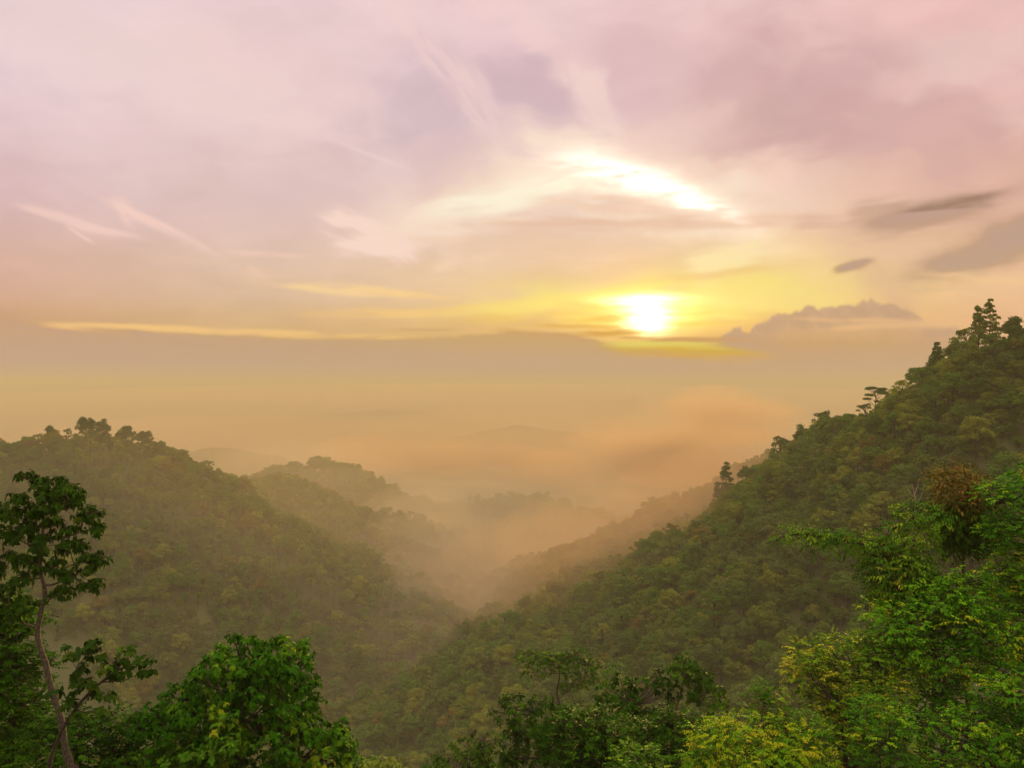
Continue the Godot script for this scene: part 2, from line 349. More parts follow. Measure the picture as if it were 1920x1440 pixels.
func make_terrain() -> void:
	noise_a.seed = 5; noise_a.frequency = .008; noise_a.fractal_octaves = 3
	# near right spur, its far neighbour, the left hill, then the ranges behind, each fainter in the haze
	add_ridge([Vector3(168.16, 31.09, -235.00), Vector3(144.32, 15.78, -250.00), Vector3(138.59, 8.86, -268.00), Vector3(133.96, 2.54, -282.00), Vector3(124.71, -8.25, -305.00), Vector3(119.06, -17.07, -330.00), Vector3(114.44, -31.25, -366.00), Vector3(106.77, -43.64, -386.00), Vector3(94.53, -58.87, -398.00), Vector3(85.87, -73.11, -408.00), Vector3(63.79, -90.05, -416.00), Vector3(32.21, -106.53, -412.00), Vector3(0.00, -121.47, -400.00), Vector3(-22.85, -134.82, -380.00)], .80, 6, 5)
	add_ridge([Vector3(231.39, -12.51, -520.00), Vector3(187.61, -25.02, -520.00), Vector3(151.53, -39.46, -525.00), Vector3(126.64, -56.18, -540.00), Vector3(94.29, -73.07, -560.00), Vector3(66.27, -89.28, -580.00), Vector3(46.90, -101.74, -600.00), Vector3(11.55, -123.15, -640.00), Vector3(-11.76, -145.85, -652.00), Vector3(-27.95, -161.71, -664.00), Vector3(-57.58, -193.31, -684.00), Vector3(-92.60, -227.30, -700.00)], .62, 8, 9)
	add_ridge([Vector3(115.45, -63.50, -480.00), Vector3(89.30, -71.71, -450.00), Vector3(58.45, -77.93, -405.00), Vector3(34.16, -82.83, -355.00), Vector3(13.39, -88.92, -318.00), Vector3(-7.46, -101.59, -310.00), Vector3(-29.34, -115.54, -305.00), Vector3(-46.90, -129.89, -300.00)], .52, 14, 8)
	add_ridge([Vector3(-491.64, -60.61, -560.00), Vector3(-362.72, -40.65, -520.00), Vector3(-288.63, -34.58, -500.00), Vector3(-256.34, -29.46, -490.00), Vector3(-231.82, -25.24, -488.00), Vector3(-202.81, -31.62, -496.00), Vector3(-192.00, -45.21, -515.00), Vector3(-181.84, -53.90, -540.00), Vector3(-170.90, -63.82, -580.00), Vector3(-163.56, -65.42, -640.00), Vector3(-142.87, -77.39, -660.00), Vector3(-109.44, -101.02, -700.00), Vector3(-80.10, -117.92, -740.00), Vector3(-47.50, -138.71, -790.00), Vector3(-4.99, -164.70, -830.00)], .60, 9, 7)
	add_ridge([Vector3(-340.95, -129.89, -900.00), Vector3(-259.77, -97.41, -900.00), Vector3(-217.68, -79.45, -905.00), Vector3(-191.52, -79.89, -910.00), Vector3(-166.87, -89.00, -925.00), Vector3(-137.10, -109.68, -950.00), Vector3(-96.21, -144.32, -1000.00), Vector3(-38.24, -184.85, -1060.00)], .58, 10, 10)
	add_ridge([Vector3(-194.83, -227.30, -1350.00), Vector3(-79.98, -190.34, -1330.00), Vector3(-7.94, -177.80, -1320.00), Vector3(63.98, -187.14, -1330.00), Vector3(149.37, -215.75, -1380.00), Vector3(296.45, -244.14, -1450.00)], .45, 20, 6)
	add_ridge([Vector3(-1189.42, -248.95, -2300.00), Vector3(-838.85, -170.48, -2250.00), Vector3(-750.93, -152.87, -2230.00), Vector3(-660.01, -161.64, -2240.00), Vector3(-538.79, -185.88, -2240.00), Vector3(-442.57, -226.82, -2300.00)], .42, 40, 4)
	add_ridge([Vector3(-286.23, -286.23, -3400.00), Vector3(-120.87, -173.24, -3350.00), Vector3(20.08, -150.63, -3340.00), Vector3(181.84, -167.70, -3360.00), Vector3(368.01, -228.98, -3400.00), Vector3(715.57, -273.60, -3500.00)], .40, 60, 0)
	add_ridge([Vector3(-2460.61, -320.63, -6200.00), Vector3(-1613.95, -227.42, -6100.00), Vector3(-1320.51, -183.40, -6100.00), Vector3(-1027.06, -176.07, -6100.00), Vector3(-880.34, -161.40, -6100.00), Vector3(-586.89, -183.40, -6100.00), Vector3(-111.85, -268.43, -6200.00)], .35, 120, 0)
	add_ridge([Vector3(-1407.10, -378.83, -9000.00), Vector3(216.48, -173.18, -9000.00), Vector3(1298.86, -151.53, -9000.00), Vector3(2651.83, -216.48, -9000.00), Vector3(4546.00, -108.24, -9000.00)], .3, 200, 0)
	var rows := PackedFloat32Array()
	var r := 1.5
	while r < 110.0: rows.append(r); r *= 1.16
	r = 112.0
	while r < 1120.0: rows.append(r); r += 6.5 + r * .004
	while r < 42000.0: rows.append(r); r *= 1.07
	var cols := PackedFloat32Array()
	var t := -180.0
	while t < 180.0:
		cols.append(t)
		t += .42 if absf(t + .01) < 40.0 else 6.0
	cols.append(180.0)
	var b := Buf.new()
	for q in rows:
		for a in cols:
			var x := q * sin(deg_to_rad(a))
			var z := -q * cos(deg_to_rad(a))
			b.v.append(Vector3(x, ground_at(x, z), z))
			# leaf litter and undergrowth; a grassy clearing at the foot of the left hill
			var g := noise_a.get_noise_2d(x * 14.0, z * 14.0)
			var col := Color(.060 + .025 * g, .080 + .03 * g, .016)
			col = col.lerp(Color(.10 + .03 * g, .12 + .03 * g, .025), clearing(x, z))
			b.c.append(col)
	var nc := cols.size()
	for j in rows.size():
		for i in nc:
			var du := b.v[j * nc + mini(i + 1, nc - 1)] - b.v[j * nc + maxi(i - 1, 0)]
			var dv := b.v[mini(j + 1, rows.size() - 1) * nc + i] - b.v[maxi(j - 1, 0) * nc + i]
			var nn := du.cross(dv).normalized()
			b.n.append(nn if nn.y > 0 else -nn)
			if i < nc - 1 and j < rows.size() - 1:
				var k := j * nc + i
				b.i.append_array(PackedInt32Array([k, k + nc, k + 1, k + 1, k + nc, k + nc + 1]))
	var m := StandardMaterial3D.new()
	m.vertex_color_use_as_albedo = true
	m.roughness = 1.0
	var o := part(self, "terrain", b.mesh(m))
	tag(o, "forested hills and valley floor under the trees", "terrain", "", "structure")

const CLEARING := Vector3(-141.43, -116.68, -392.00)
func clearing(x: float, z: float) -> float:
	var d := Vector2((x - CLEARING.x) / 17.0, (z - CLEARING.z) / 9.0).length() + .5 * noise_a.get_noise_2d(x * 10.0, z * 10.0)
	return 1.0 - smoothstep(.7, 1.1, d)

# ---------------------------------------------------------------- hillside forest
const TONES := {
	"olive": Color(.120, .175, .018), "dark green": Color(.055, .112, .014), "yellowish green": Color(.185, .235, .022),
	"russet brown": Color(.150, .135, .020), "grey-green": Color(.105, .168, .030), "mid green": Color(.078, .168, .016),
}
var tone_names := ["olive", "dark green", "mid green", "grey-green", "olive", "mid green", "yellowish green", "russet brown"]
var crown_mesh := []
var trunk_mesh := []
var tone_mat := {}

func make_crown(style: String, sd: int) -> Array:
	rng.seed = 1000 + sd
	var b := Buf.new()
	var t := Buf.new()
	var wood := Color(.07, .055, .04)
	var lobes := []
	var height := 9.0
	if style == "round" or style == "open":
		var w := rng.randf_range(3.0, 4.2)
		height = rng.randf_range(8.0, 10.5)
		var cy := height - rng.randf_range(3.2, 4.0)
		var n := 30 if style == "round" else 22
		for k in n:
			var d := rand_dir()
			if d.y < -.75: d.y = -d.y
			var o := Vector3(d.x * w, d.y * rng.randf_range(2.8, 4.0), d.z * w) * rng.randf_range(.62, .98)
			lobes.append([Vector3(0, cy, 0) + o, rng.randf_range(.75, 1.4) * (1.0 if style == "round" else .78), Vector3(1, .8, 1)])
		if style == "round": lobes.append([Vector3(0, cy, 0), w * .62, Vector3(1, .8, 1)])
		t.tube([Vector3(0, -1.5, 0), Vector3(.1, 2, .05), Vector3(-.1, cy - 1.2, .1), Vector3(.1, cy + 1.0, 0)], [.26, .2, .15, .06], 6, wood)
	elif style == "pine":
		height = 14.0
		for k in 11:
			var f := k / 10.0
			var y := 4.6 + f * 9.0
			var w := lerpf(2.9, .7, f * f) * rng.randf_range(.6, 1.15)
			for q in 4:
				var a := q * TAU / 4 + k * 1.1 + rng.randf() * .7
				var reach := w * rng.randf_range(.55, 1.0)
				lobes.append([Vector3(cos(a) * reach, y + rng.randf_range(-.6, .6), sin(a) * reach), rng.randf_range(.7, 1.25) * lerpf(1.0, .7, f), Vector3(1, .62, 1)])
				t.tube([Vector3(0, y - .3, 0), Vector3(cos(a) * reach, y - .1, sin(a) * reach)], [.06, .02], 3, wood)
		t.tube([Vector3(0, -1.5, 0), Vector3(.1, 5, 0), Vector3(0, 10, .1), Vector3(0, 14, 0)], [.24, .19, .12, .03], 6, wood)
	elif style == "cone":
		height = 8.0
		for k in 9:
			var f := k / 8.0
			var w := lerpf(2.2, .12, f) * rng.randf_range(.8, 1.1)
			for q in 5:
				var a := q * TAU / 5 + k * .8
				lobes.append([Vector3(cos(a) * w, 1.6 + f * 6.2, sin(a) * w), lerpf(1.05, .42, f) * rng.randf_range(.8, 1.2), Vector3(1, .8, 1)])
		t.tube([Vector3(0, -1.5, 0), Vector3(0, 4, 0), Vector3(0, 8, 0)], [.2, .12, .03], 6, wood)
	elif style == "tiered":
		height = 9.0
		for k in 11:
			var a := rng.randf() * TAU
			var reach := rng.randf_range(.6, 2.8)
			var y := rng.randf_range(5.4, 9.0)
			var c := Vector3(cos(a) * reach, y, sin(a) * reach)
			lobes.append([c, rng.randf_range(.8, 1.25), Vector3(1.2, .36, 1.2)])
			t.tube([Vector3(0, y - 2.0, 0), c * Vector3(.5, 1, .5) - Vector3(0, .8, 0), c], [.09, .06, .02], 4, wood)
		t.tube([Vector3(0, -1.5, 0), Vector3(.15, 3, 0), Vector3(-.1, 6.5, .1), Vector3(.1, 8.6, 0)], [.2, .16, .1, .04], 6, wood)
	for l in lobes:
		var c: Vector3 = l[0]
		var r: float = l[1]
		var sq: Vector3 = l[2]
		if t.v.size() < 900 and (style == "round" or style == "open"):
			t.tube([Vector3(0, c.y - 2.2, 0), Vector3(c.x * .5, c.y - .9, c.z * .5), c], [.09, .06, .02], 3, wood)
		var shade := rng.randf_range(.78, 1.22)
		var n := int(r * r * (105.0 if style != "open" else 85.0)) + 20
		for k in n:
			var d := rand_dir()
			if d.y < -.35: d.y = -d.y
			var p := c + d * sq * r * (sqrt(rng.randf_range(.45, 1.15)) if rng.randf() < .85 else rng.randf_range(1.05, 1.4))
			var nn := (d * Vector3(1, 1.3, 1) + rand_dir() * .75).normalized()
			var x := nn.cross(rand_dir()).normalized()
			var y := nn.cross(x)
			var s := rng.randf_range(.12, .27)
			var f := shade * rng.randf_range(.6, 1.45)
			b.spray(p, x * s * 1.25, y * s * .8, nn, Color(f * rng.randf_range(.92, 1.1), f, f * rng.randf_range(.75, 1.15)))
	return [b.mesh(), t.mesh(), height]

var seen_el := PackedFloat32Array()   # highest elevation met so far in each strip of azimuth, front to back
func strip(az: float) -> int:
	return clampi(int((az + 40.0) * 8.0), 0, 639)

func add_tree(kind: int, tone: String, at: Vector3, scale: float, turn: float, called: String, label: String, group := "", lean := 0.0, squeeze := Vector3.ONE) -> Node3D:
	var o := thing(called, at, label, "tree", group)
	o.rotation = Vector3(0, turn, lean)
	o.scale = squeeze * scale
	part(o, "trunk", trunk_mesh[kind], bark)
	part(o, "crown", crown_mesh[kind], tone_mat[tone], "")
	return o

# landmarks by which the single trees of the forest are told apart: azimuth, elevation, name
var marks_right := [
	[28.05, 2.43, "the pair of skyline pines"], [25.61, 1.09, "the cone-shaped skyline tree"], [22.39, -0.96, "the flat-tiered skyline tree"], [18.77, -2.77, "the skyline trees by the mist"],
	[13.46, -7.00, "the spur's tall pine"], [16.80, -4.94, "the spur's dark open tree"], [24.13, -6.26, "the bleached dead tree"], [26.80, -4.91, "the russet treetop"], [17.05, -9.30, "the arching branch tip"],
	[3.44, -16.77, "the feathery umbrella tree"], [11.06, -16.81, "the round foreground crown"], [19.23, -15.09, "the vine-covered mound"], [-3.44, -21.91, "the low bottom bush"], [-3.44, -14.15, "the valley's narrowest point"],
	[27.62, -2.44, "the bright yellow-green dome"], [1.38, -10.72, "the spur's misty foot"], [29.48, -5.09, "the yellow-green right-edge tree"], [7.54, -13.09, "the slope's central gully"],
]
var marks_left := [[-25.69, -2.48, "the left hill's tallest tree"], [-22.53, -3.02, "the crest's spreading tree"], [-20.14, -15.61, "the grassy clearing"], [-24.70, -8.70, "the dark foreground tree"], [-16.42, -5.76, "the saddle"], [-15.14, -15.41, "the large-leaved tree"]]
var ranks := {}
const ORDINAL := ["nearest", "second", "third", "fourth", "fifth", "sixth", "seventh", "eighth", "ninth", "tenth", "eleventh", "twelfth"]

func place_words(tone: String, size: float, az: float, el: float, right: bool) -> String:
	var best := 1e9
	var mark := []
	for m in (marks_right if right else marks_left):
		var d := Vector2(az - m[0], el - m[1]).length()
		if d < best: best = d; mark = m
	var a := rad_to_deg(atan2(el - mark[1], az - mark[0]))
	var way: String = ["right of", "above and right of", "above", "above and left of", "left of", "below and left of", "below", "below and right of"][posmod(int(round(a / 45.0)), 8)]
	var look := ("large " if size > .8 else "small " if size < .58 else "") + tone + " tree"
	var key: String = look + way + mark[2]
	var n: int = ranks.get(key, 0)
	ranks[key] = n + 1
	return "%s %s %s %s" % [ORDINAL[mini(n, 11)], look, way, mark[2]]

var standing := [
	[0, "dark green", Vector3(-254.94, -22.64, -489.00), 1.15, "broad dark tree standing apart, leftmost on the left hill's crest"],
	[4, "dark green", Vector3(-244.65, -26.46, -489.00), .8, "small dark tree beside the gap on the left hill's crest"],
	[1, "dark green", Vector3(-235.24, -20.58, -489.00), 1.2, "tallest dark round tree at the top of the left hill"],
	[2, "dark green", Vector3(-225.83, -21.17, -489.00), 1.15, "dark round tree just right of the left hill's tallest"],
	[6, "dark green", Vector3(-213.60, -24.56, -492.00), 1.1, "dark tree on the left hill's crest before its drop"],
	[3, "dark green", Vector3(-204.97, -25.84, -494.00), 1.2, "dark spreading tree where the left hill's crest starts falling"],
	[8, "dark green", Vector3(97.18, -36.26, -402.00), .95, "tall thin pine rising from the mist on the right spur"],
	[11, "dark green", Vector3(92.60, -44.74, -400.00), .72, "shorter pine at the left foot of the spur's tall pine"],
	[4, "dark green", Vector3(115.92, -27.25, -384.00), 1.05, "dark open tree on the right spur above the two pines"],
	[5, "dark green", Vector3(105.25, -38.10, -396.00), .95, "dark tree on the spur between the pines and the misty ridge"],
	[9, "dark green", Vector3(132.27, 13.94, -276.00), .85, "small cone-shaped tree pointing up from the right skyline"],
	[11, "olive", Vector3(137.70, 22.53, -262.00), .8, "tall open pine with bare trunk on right skyline, left of a pair"],
	[8, "olive", Vector3(140.08, 24.39, -260.00), .85, "tallest open pine of the pair on the right skyline"],
	[4, "olive", Vector3(137.30, 14.50, -268.00), .8, "loose bushy tree left of the skyline pines"],
	[0, "dark green", Vector3(142.90, 19.40, -252.00), 1.0, "full dark tree on the right skyline at the picture's edge"],
	[10, "dark green", Vector3(123.03, -1.26, -300.00), .72, "small flat-tiered tree leaning out from the right skyline"],
	[4, "dark green", Vector3(117.84, -13.09, -335.00), .95, "dark tree on the right skyline above the orange mist"],
	[2, "dark green", Vector3(115.57, -17.99, -352.00), .9, "dark rounded tree lower on the right skyline by the mist"],
	[6, "yellowish green", Vector3(117.71, -9.47, -225.00), 1.0, "bright yellow-green dome among darker trees high on right slope"],
	[2, "yellowish green", Vector3(52.77, -31.57, -150.00), .85, "pale yellowish round crown on slope beside the arching branch"],
]

func make_forest() -> void:
	var styles := ["round", "round", "round", "round", "open", "open", "round", "open", "pine", "cone", "tiered", "pine"]
	for k in styles.size():
		var made := make_crown(styles[k], k)
		crown_mesh.append(made[0]); trunk_mesh.append(made[1])
	for k in TONES: tone_mat[k] = leaf_material((TONES[k] as Color).linear_to_srgb(), .85, .6)
	var plain := leaf_material(Color.WHITE, .85, .6)
	rng.seed = 4242
	# what the foreground trees hide
	seen_el.resize(640)
	seen_el.fill(-40.0)
	var front := PackedVector2Array([Vector2(-30.00, -5.06), Vector2(-25.97, -5.56), Vector2(-24.42, -9.94), Vector2(-24.42, -12.35), Vector2(-27.07, -14.41), Vector2(-21.94, -16.47), Vector2(-21.65, -17.96), Vector2(-21.05, -17.45), Vector2(-17.68, -15.22), Vector2(-12.87, -15.87), Vector2(-12.21, -18.22), Vector2(-10.56, -20.43), Vector2(-10.06, -23.09), Vector2(-6.18, -23.29), Vector2(-4.47, -22.18), Vector2(-1.38, -20.29), Vector2(0.00, -19.23), Vector2(0.52, -17.21), Vector2(4.13, -16.69), Vector2(6.18, -17.89), Vector2(10.89, -16.91), Vector2(13.20, -18.45), Vector2(14.82, -18.18), Vector2(17.36, -15.55), Vector2(21.05, -15.08), Vector2(21.65, -9.21), Vector2(23.99, -7.20), Vector2(25.69, -5.26), Vector2(30.00, -5.21)])
	var front_el := PackedFloat32Array()
	for k in 640:
		front_el.append(top_of(front, (k + .5) / 8.0 - 40.0))
		seen_el[k] = front_el[k] - 6.0
	# scatter, front to back
	var spots := []
	var z := -56.0
	while z > -1480.0:
		var cell := 4.0 if z > -700.0 else 7.0 if z > -1120.0 else 11.0
		var half := -z * .74 + 10.0
		var x := -half
		while x < half:
			var p := Vector3(x + rng.randf_range(-.45, .45) * cell, 0, z + rng.randf_range(-.45, .45) * cell)
			var roll := [rng.randf(), rng.randf(), rng.randf(), rng.randf()]
			spots.append([Vector2(p.x, p.z).length(), p, roll, cell])
			x += cell
		z -= cell
	spots.sort_custom(func(a, b): return a[0] < b[0])
	var kept := []
	var lone := []
	for a in standing: lone.append(Vector3(a[2].x, 3.6 if a[2].z < -450.0 else 6.5 if a[2].z < -380.0 else 9.0, a[2].z))
	for s in spots:
		var p: Vector3 = s[1]
		p.y = ground_at(p.x, p.z)
		if s[0] < 60.0: continue
		var tone_noise := noise_a.get_noise_2d(p.x * 5.0 + 50.0, p.z * 5.0)
		var size: float = lerpf(.66, 1.6, pow(s[2][0], 1.6)) * (1.0 + .25 * tone_noise) * s[3] / 6.2
		if clearing(p.x, p.z) > .35: size *= .24 + .22 * s[2][1]
		for l in lone:
			if Vector2(p.x - l.x, p.z - l.z).length() < l.y: size *= .55
		var az := rad_to_deg(atan2(p.x, -p.z))
		var el := rad_to_deg(atan2(p.y + 8.0 * size, s[0]))
		var k := strip(az)
		var gap := el - seen_el[k]
		if gap < -2.2: continue
		kept.append([p, size, s[2], tone_noise, az, el, minf(gap, el - front_el[k] - .2), s[0]])
		var foot := rad_to_deg(atan2(p.y + 5.0 * size, s[0]))
		var wide := rad_to_deg(2.2 * size / s[0])
		for q in range(strip(az - wide), strip(az + wide) + 1): seen_el[q] = maxf(seen_el[q], foot)
	# the largest in view stand as single trees, the rest is the forest they belong to
	var singles := {}
	var n_single := 0
	for i in kept.size():
		var t = kept[i]
		if n_single < 230 and t[6] > .35 and absf(t[4]) < 29.6 and t[1] > .46:
			singles[i] = true
			n_single += 1
	# and those that make up the skylines of the left hill
	var more := 0
	for i in kept.size():
		var t = kept[i]
		if more < 40 and not singles.has(i) and t[4] < -14.5 and t[4] > -29.6 and t[5] > -6.6 and t[6] > .1 and t[7] < 640.0 and t[1] > .6:
			singles[i] = true
			more += 1
	var heaps := {}
	for i in kept.size():
		var t = kept[i]
		var roll: Array = t[2]
		var kind := int(roll[1] * 7.99)
		var pick := int(clampf(roll[2] * .7 + .3 * (t[3] + .5), 0, .999) * tone_names.size())
		var tone: String = tone_names[pick]
		var turn: float = roll[3] * TAU
		if singles.has(i):
			var right: bool = t[4] > -6.0
			add_tree(kind, tone, t[0], t[1], turn, "forest_tree", place_words(tone, t[1], t[4], t[5], right), "trees of the right slope" if right else "trees of the left hill")
		else:
			var where := "forest_far" if t[7] > 860.0 else "forest_right" if t[4] > -6.0 + clampf((t[7] - 400.0) * .01, 0, 3) else "forest_left"
			var key := where + str(kind)
			if not heaps.has(key): heaps[key] = [where, kind, [], []]
			heaps[key][2].append(Transform3D(Basis(Vector3.UP, turn).scaled(Vector3.ONE * t[1]), t[0]))
			var c: Color = TONES[tone]
			heaps[key][3].append(Color(c.r * (.85 + .3 * roll[0]), c.g * (.85 + .3 * roll[0]), c.b))
	# undergrowth on the nearer slopes
	for t in kept:
		if t[7] > 420.0: continue
		for q in 3:
			var p: Vector3 = t[0] + Vector3(rng.randf_range(-3.4, 3.4), 0, rng.randf_range(-3.4, 3.4))
			p.y = ground_at(p.x, p.z) - .6
			var where := "forest_right" if t[4] > -6.0 else "forest_left"
			var kind := rng.randi() % 4
			var key := where + str(kind)
			if not heaps.has(key): heaps[key] = [where, kind, [], []]
			heaps[key][2].append(Transform3D(Basis(Vector3.UP, rng.randf() * TAU).scaled(Vector3.ONE * rng.randf_range(.26, .5)), p))
			heaps[key][3].append((TONES[tone_names[rng.randi() % 6]] as Color) * rng.randf_range(.75, 1.1))
	# low bushes over the grassy clearing
	for q in 420:
		var p := CLEARING + Vector3(rng.randf_range(-22, 22), 0, rng.randf_range(-13, 13))
		if clearing(p.x, p.z) < .2: continue
		p.y = ground_at(p.x, p.z) - .5
		var key := "forest_left" + str(q % 4)
		if not heaps.has(key): heaps[key] = ["forest_left", q % 4, [], []]
		heaps[key][2].append(Transform3D(Basis(Vector3.UP, rng.randf() * TAU).scaled(Vector3.ONE * rng.randf_range(.12, .26)), p))
		heaps[key][3].append(Color(.16, .19, .022) * rng.randf_range(.7, 1.2))
	var homes := {}
	var said := {"forest_left": "unbroken forest covering the left hill", "forest_right": "unbroken forest covering the right-hand slope and its spur", "forest_far": "hazy forest on the farther ridges behind the mist"}
	for key in heaps:
		var h = heaps[key]
		if not homes.has(h[0]):
			homes[h[0]] = thing("forest" if h[0] == "forest_left" else "slope_forest" if h[0] == "forest_right" else "far_forest", Vector3.ZERO, said[h[0]], "forest", "", "stuff")
		for which in 2:
			var mm := MultiMesh.new()
			mm.transform_format = MultiMesh.TRANSFORM_3D
			mm.use_colors = which == 0
			mm.mesh = crown_mesh[h[1]] if which == 0 else trunk_mesh[h[1]]
			mm.instance_count = h[2].size()
			for q in h[2].size():
				mm.set_instance_transform(q, h[2][q])
				if which == 0: mm.set_instance_color(q, h[3][q])
			var o := MultiMeshInstance3D.new()
			o.name = "canopy" if which == 0 else "trunks"
			o.multimesh = mm
			o.material_override = plain if which == 0 else bark
			o.set_meta("kind", "stuff")
			homes[h[0]].add_child(o, true)
	# trees that stand out against the sky or above the canopy
	for a in standing:
		var top: Vector3 = a[2]
		var g := ground_at(top.x, top.z)
		var tall: float = [9.2, 9.2, 9.2, 9.2, 9.0, 9.0, 9.2, 9.0, 14.0, 8.3, 9.0, 14.0][a[0]]
		var s: float = a[3]
		var up := clampf((top.y - g) / tall / s, .8, 2.1)
		if up > 1.25:   # a tall tree is broader too
			s *= up / 1.25
			up = 1.25
		add_tree(a[0], a[1], Vector3(top.x, g, top.z), s, top.x, "hillside_tree", a[4], "", 0.0, Vector3(1, up, 1))
	# a bleached dead tree among the crowns of the right slope
	var root := Vector3(96.38, -33.78, -212.00)
	root.y = ground_at(root.x, root.z)
	var dead := thing("dead_tree", root, "bleached leafless tree among the crowns of the right slope", "tree")
	var pale := StandardMaterial3D.new()
	pale.albedo_color = Color(.34, .29, .22).linear_to_srgb()
	pale.roughness = .9
	var b := Buf.new()
	b.tube([Vector3(0, -1, 0), Vector3(.2, 4, 0), Vector3(-.1, 8, .2), Vector3(-.8, 11.5, 0)], [.17, .14, .1, .03], 6, Color.WHITE)
	part(dead, "trunk", b.mesh(), pale)
	for l in [[Vector3(.1, 6, .1), Vector3(1.3, 8.6, .4), Vector3(1.8, 10.6, .2)], [Vector3(-.1, 8, .2), Vector3(-1.5, 9.4, .1), Vector3(-2.2, 11.4, -.2)], [Vector3(-.2, 9, .2), Vector3(.5, 10.5, 0), Vector3(.7, 12, .2)]]:
		b = Buf.new()
		b.tube(l, [.08, .06, .02], 5, Color.WHITE)
		part(dead, "branch", b.mesh(), pale)

# ---------------------------------------------------------------- foreground trees
var leaf_parts := []      # meshes for leaves that stand as parts of their own
var leaf_tone_mats := {}

func big_leaf(sd: int) -> ArrayMesh:
	rng.seed = 300 + sd
	var b := Buf.new()
	var droop := rng.randf_range(.15, .5)
	var wide := rng.randf_range(.27, .34)
	var curl := rng.randf_range(-.1, .1)
	for k in 5:
		var f := k / 4.0
		var w: float = [.05, .85, 1.0, .62, .03][k] * wide
		var m := Vector3(f, -droop * f * f * .6, curl * f * f)
		b.v.append(m + Vector3(0, w * .38, w)); b.v.append(m); b.v.append(m + Vector3(0, w * .38, -w))
		b.n.append(Vector3(0, 1, -.4).normalized()); b.n.append(Vector3.UP); b.n.append(Vector3(0, 1, .4).normalized())
		for q in 3: b.c.append(Color.WHITE)
	for k in 4:
		for q in 2:
			var i := k * 3 + q
			b.i.append_array(PackedInt32Array([i, i + 1, i + 3, i + 1, i + 4, i + 3]))
	return b.mesh()

func lobes_in(outline: PackedVector2Array, z: float, thick: float, r: float, count: int, room := .8) -> Array:
	var lo := Vector2(1e9, 1e9)
	var hi := Vector2(-1e9, -1e9)
	for p in outline:
		lo = lo.min(p); hi = hi.max(p)
	var out := []
	var tries := 0
	while out.size() < count and tries < count * 40:
		tries += 1
		var p := Vector2(rng.randf_range(lo.x, hi.x), rng.randf_range(lo.y, hi.y))
		if not Geometry2D.is_point_in_polygon(p, outline): continue
		var edge := 1e9
		for i in outline.size():
			edge = minf(edge, p.distance_to(Geometry2D.get_closest_point_to_segment(p, outline[i], outline[(i + 1) % outline.size()])))
		var rad := minf(r, edge * .9 + r * .3) * rng.randf_range(.75, 1.15)
		var deep := thick * sqrt(clampf(edge / (thick * .9), 0, 1))
		var c := Vector3(p.x, p.y, z + rng.randf_range(-1, 1) * deep)
		var clash := false
		for o in out:
			if Vector3(o.x, o.y, o.z).distance_to(c) < (o.w + rad) * .5 * room: clash = true; break
		if clash: continue
		out.append(Vector4(c.x, c.y, c.z, rad))
	return out

func tint(pal: Array, t: float) -> Color:
	var f := clampf(t, 0, .999) * (pal.size() - 1)
	var i := int(f)
	return (pal[i] as Color).lerp(pal[i + 1], f - i)

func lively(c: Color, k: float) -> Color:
	return Color(minf(c.r * k * .88, .32), minf(c.g * k * 1.1, .34), minf(c.b * k * .35, .02))

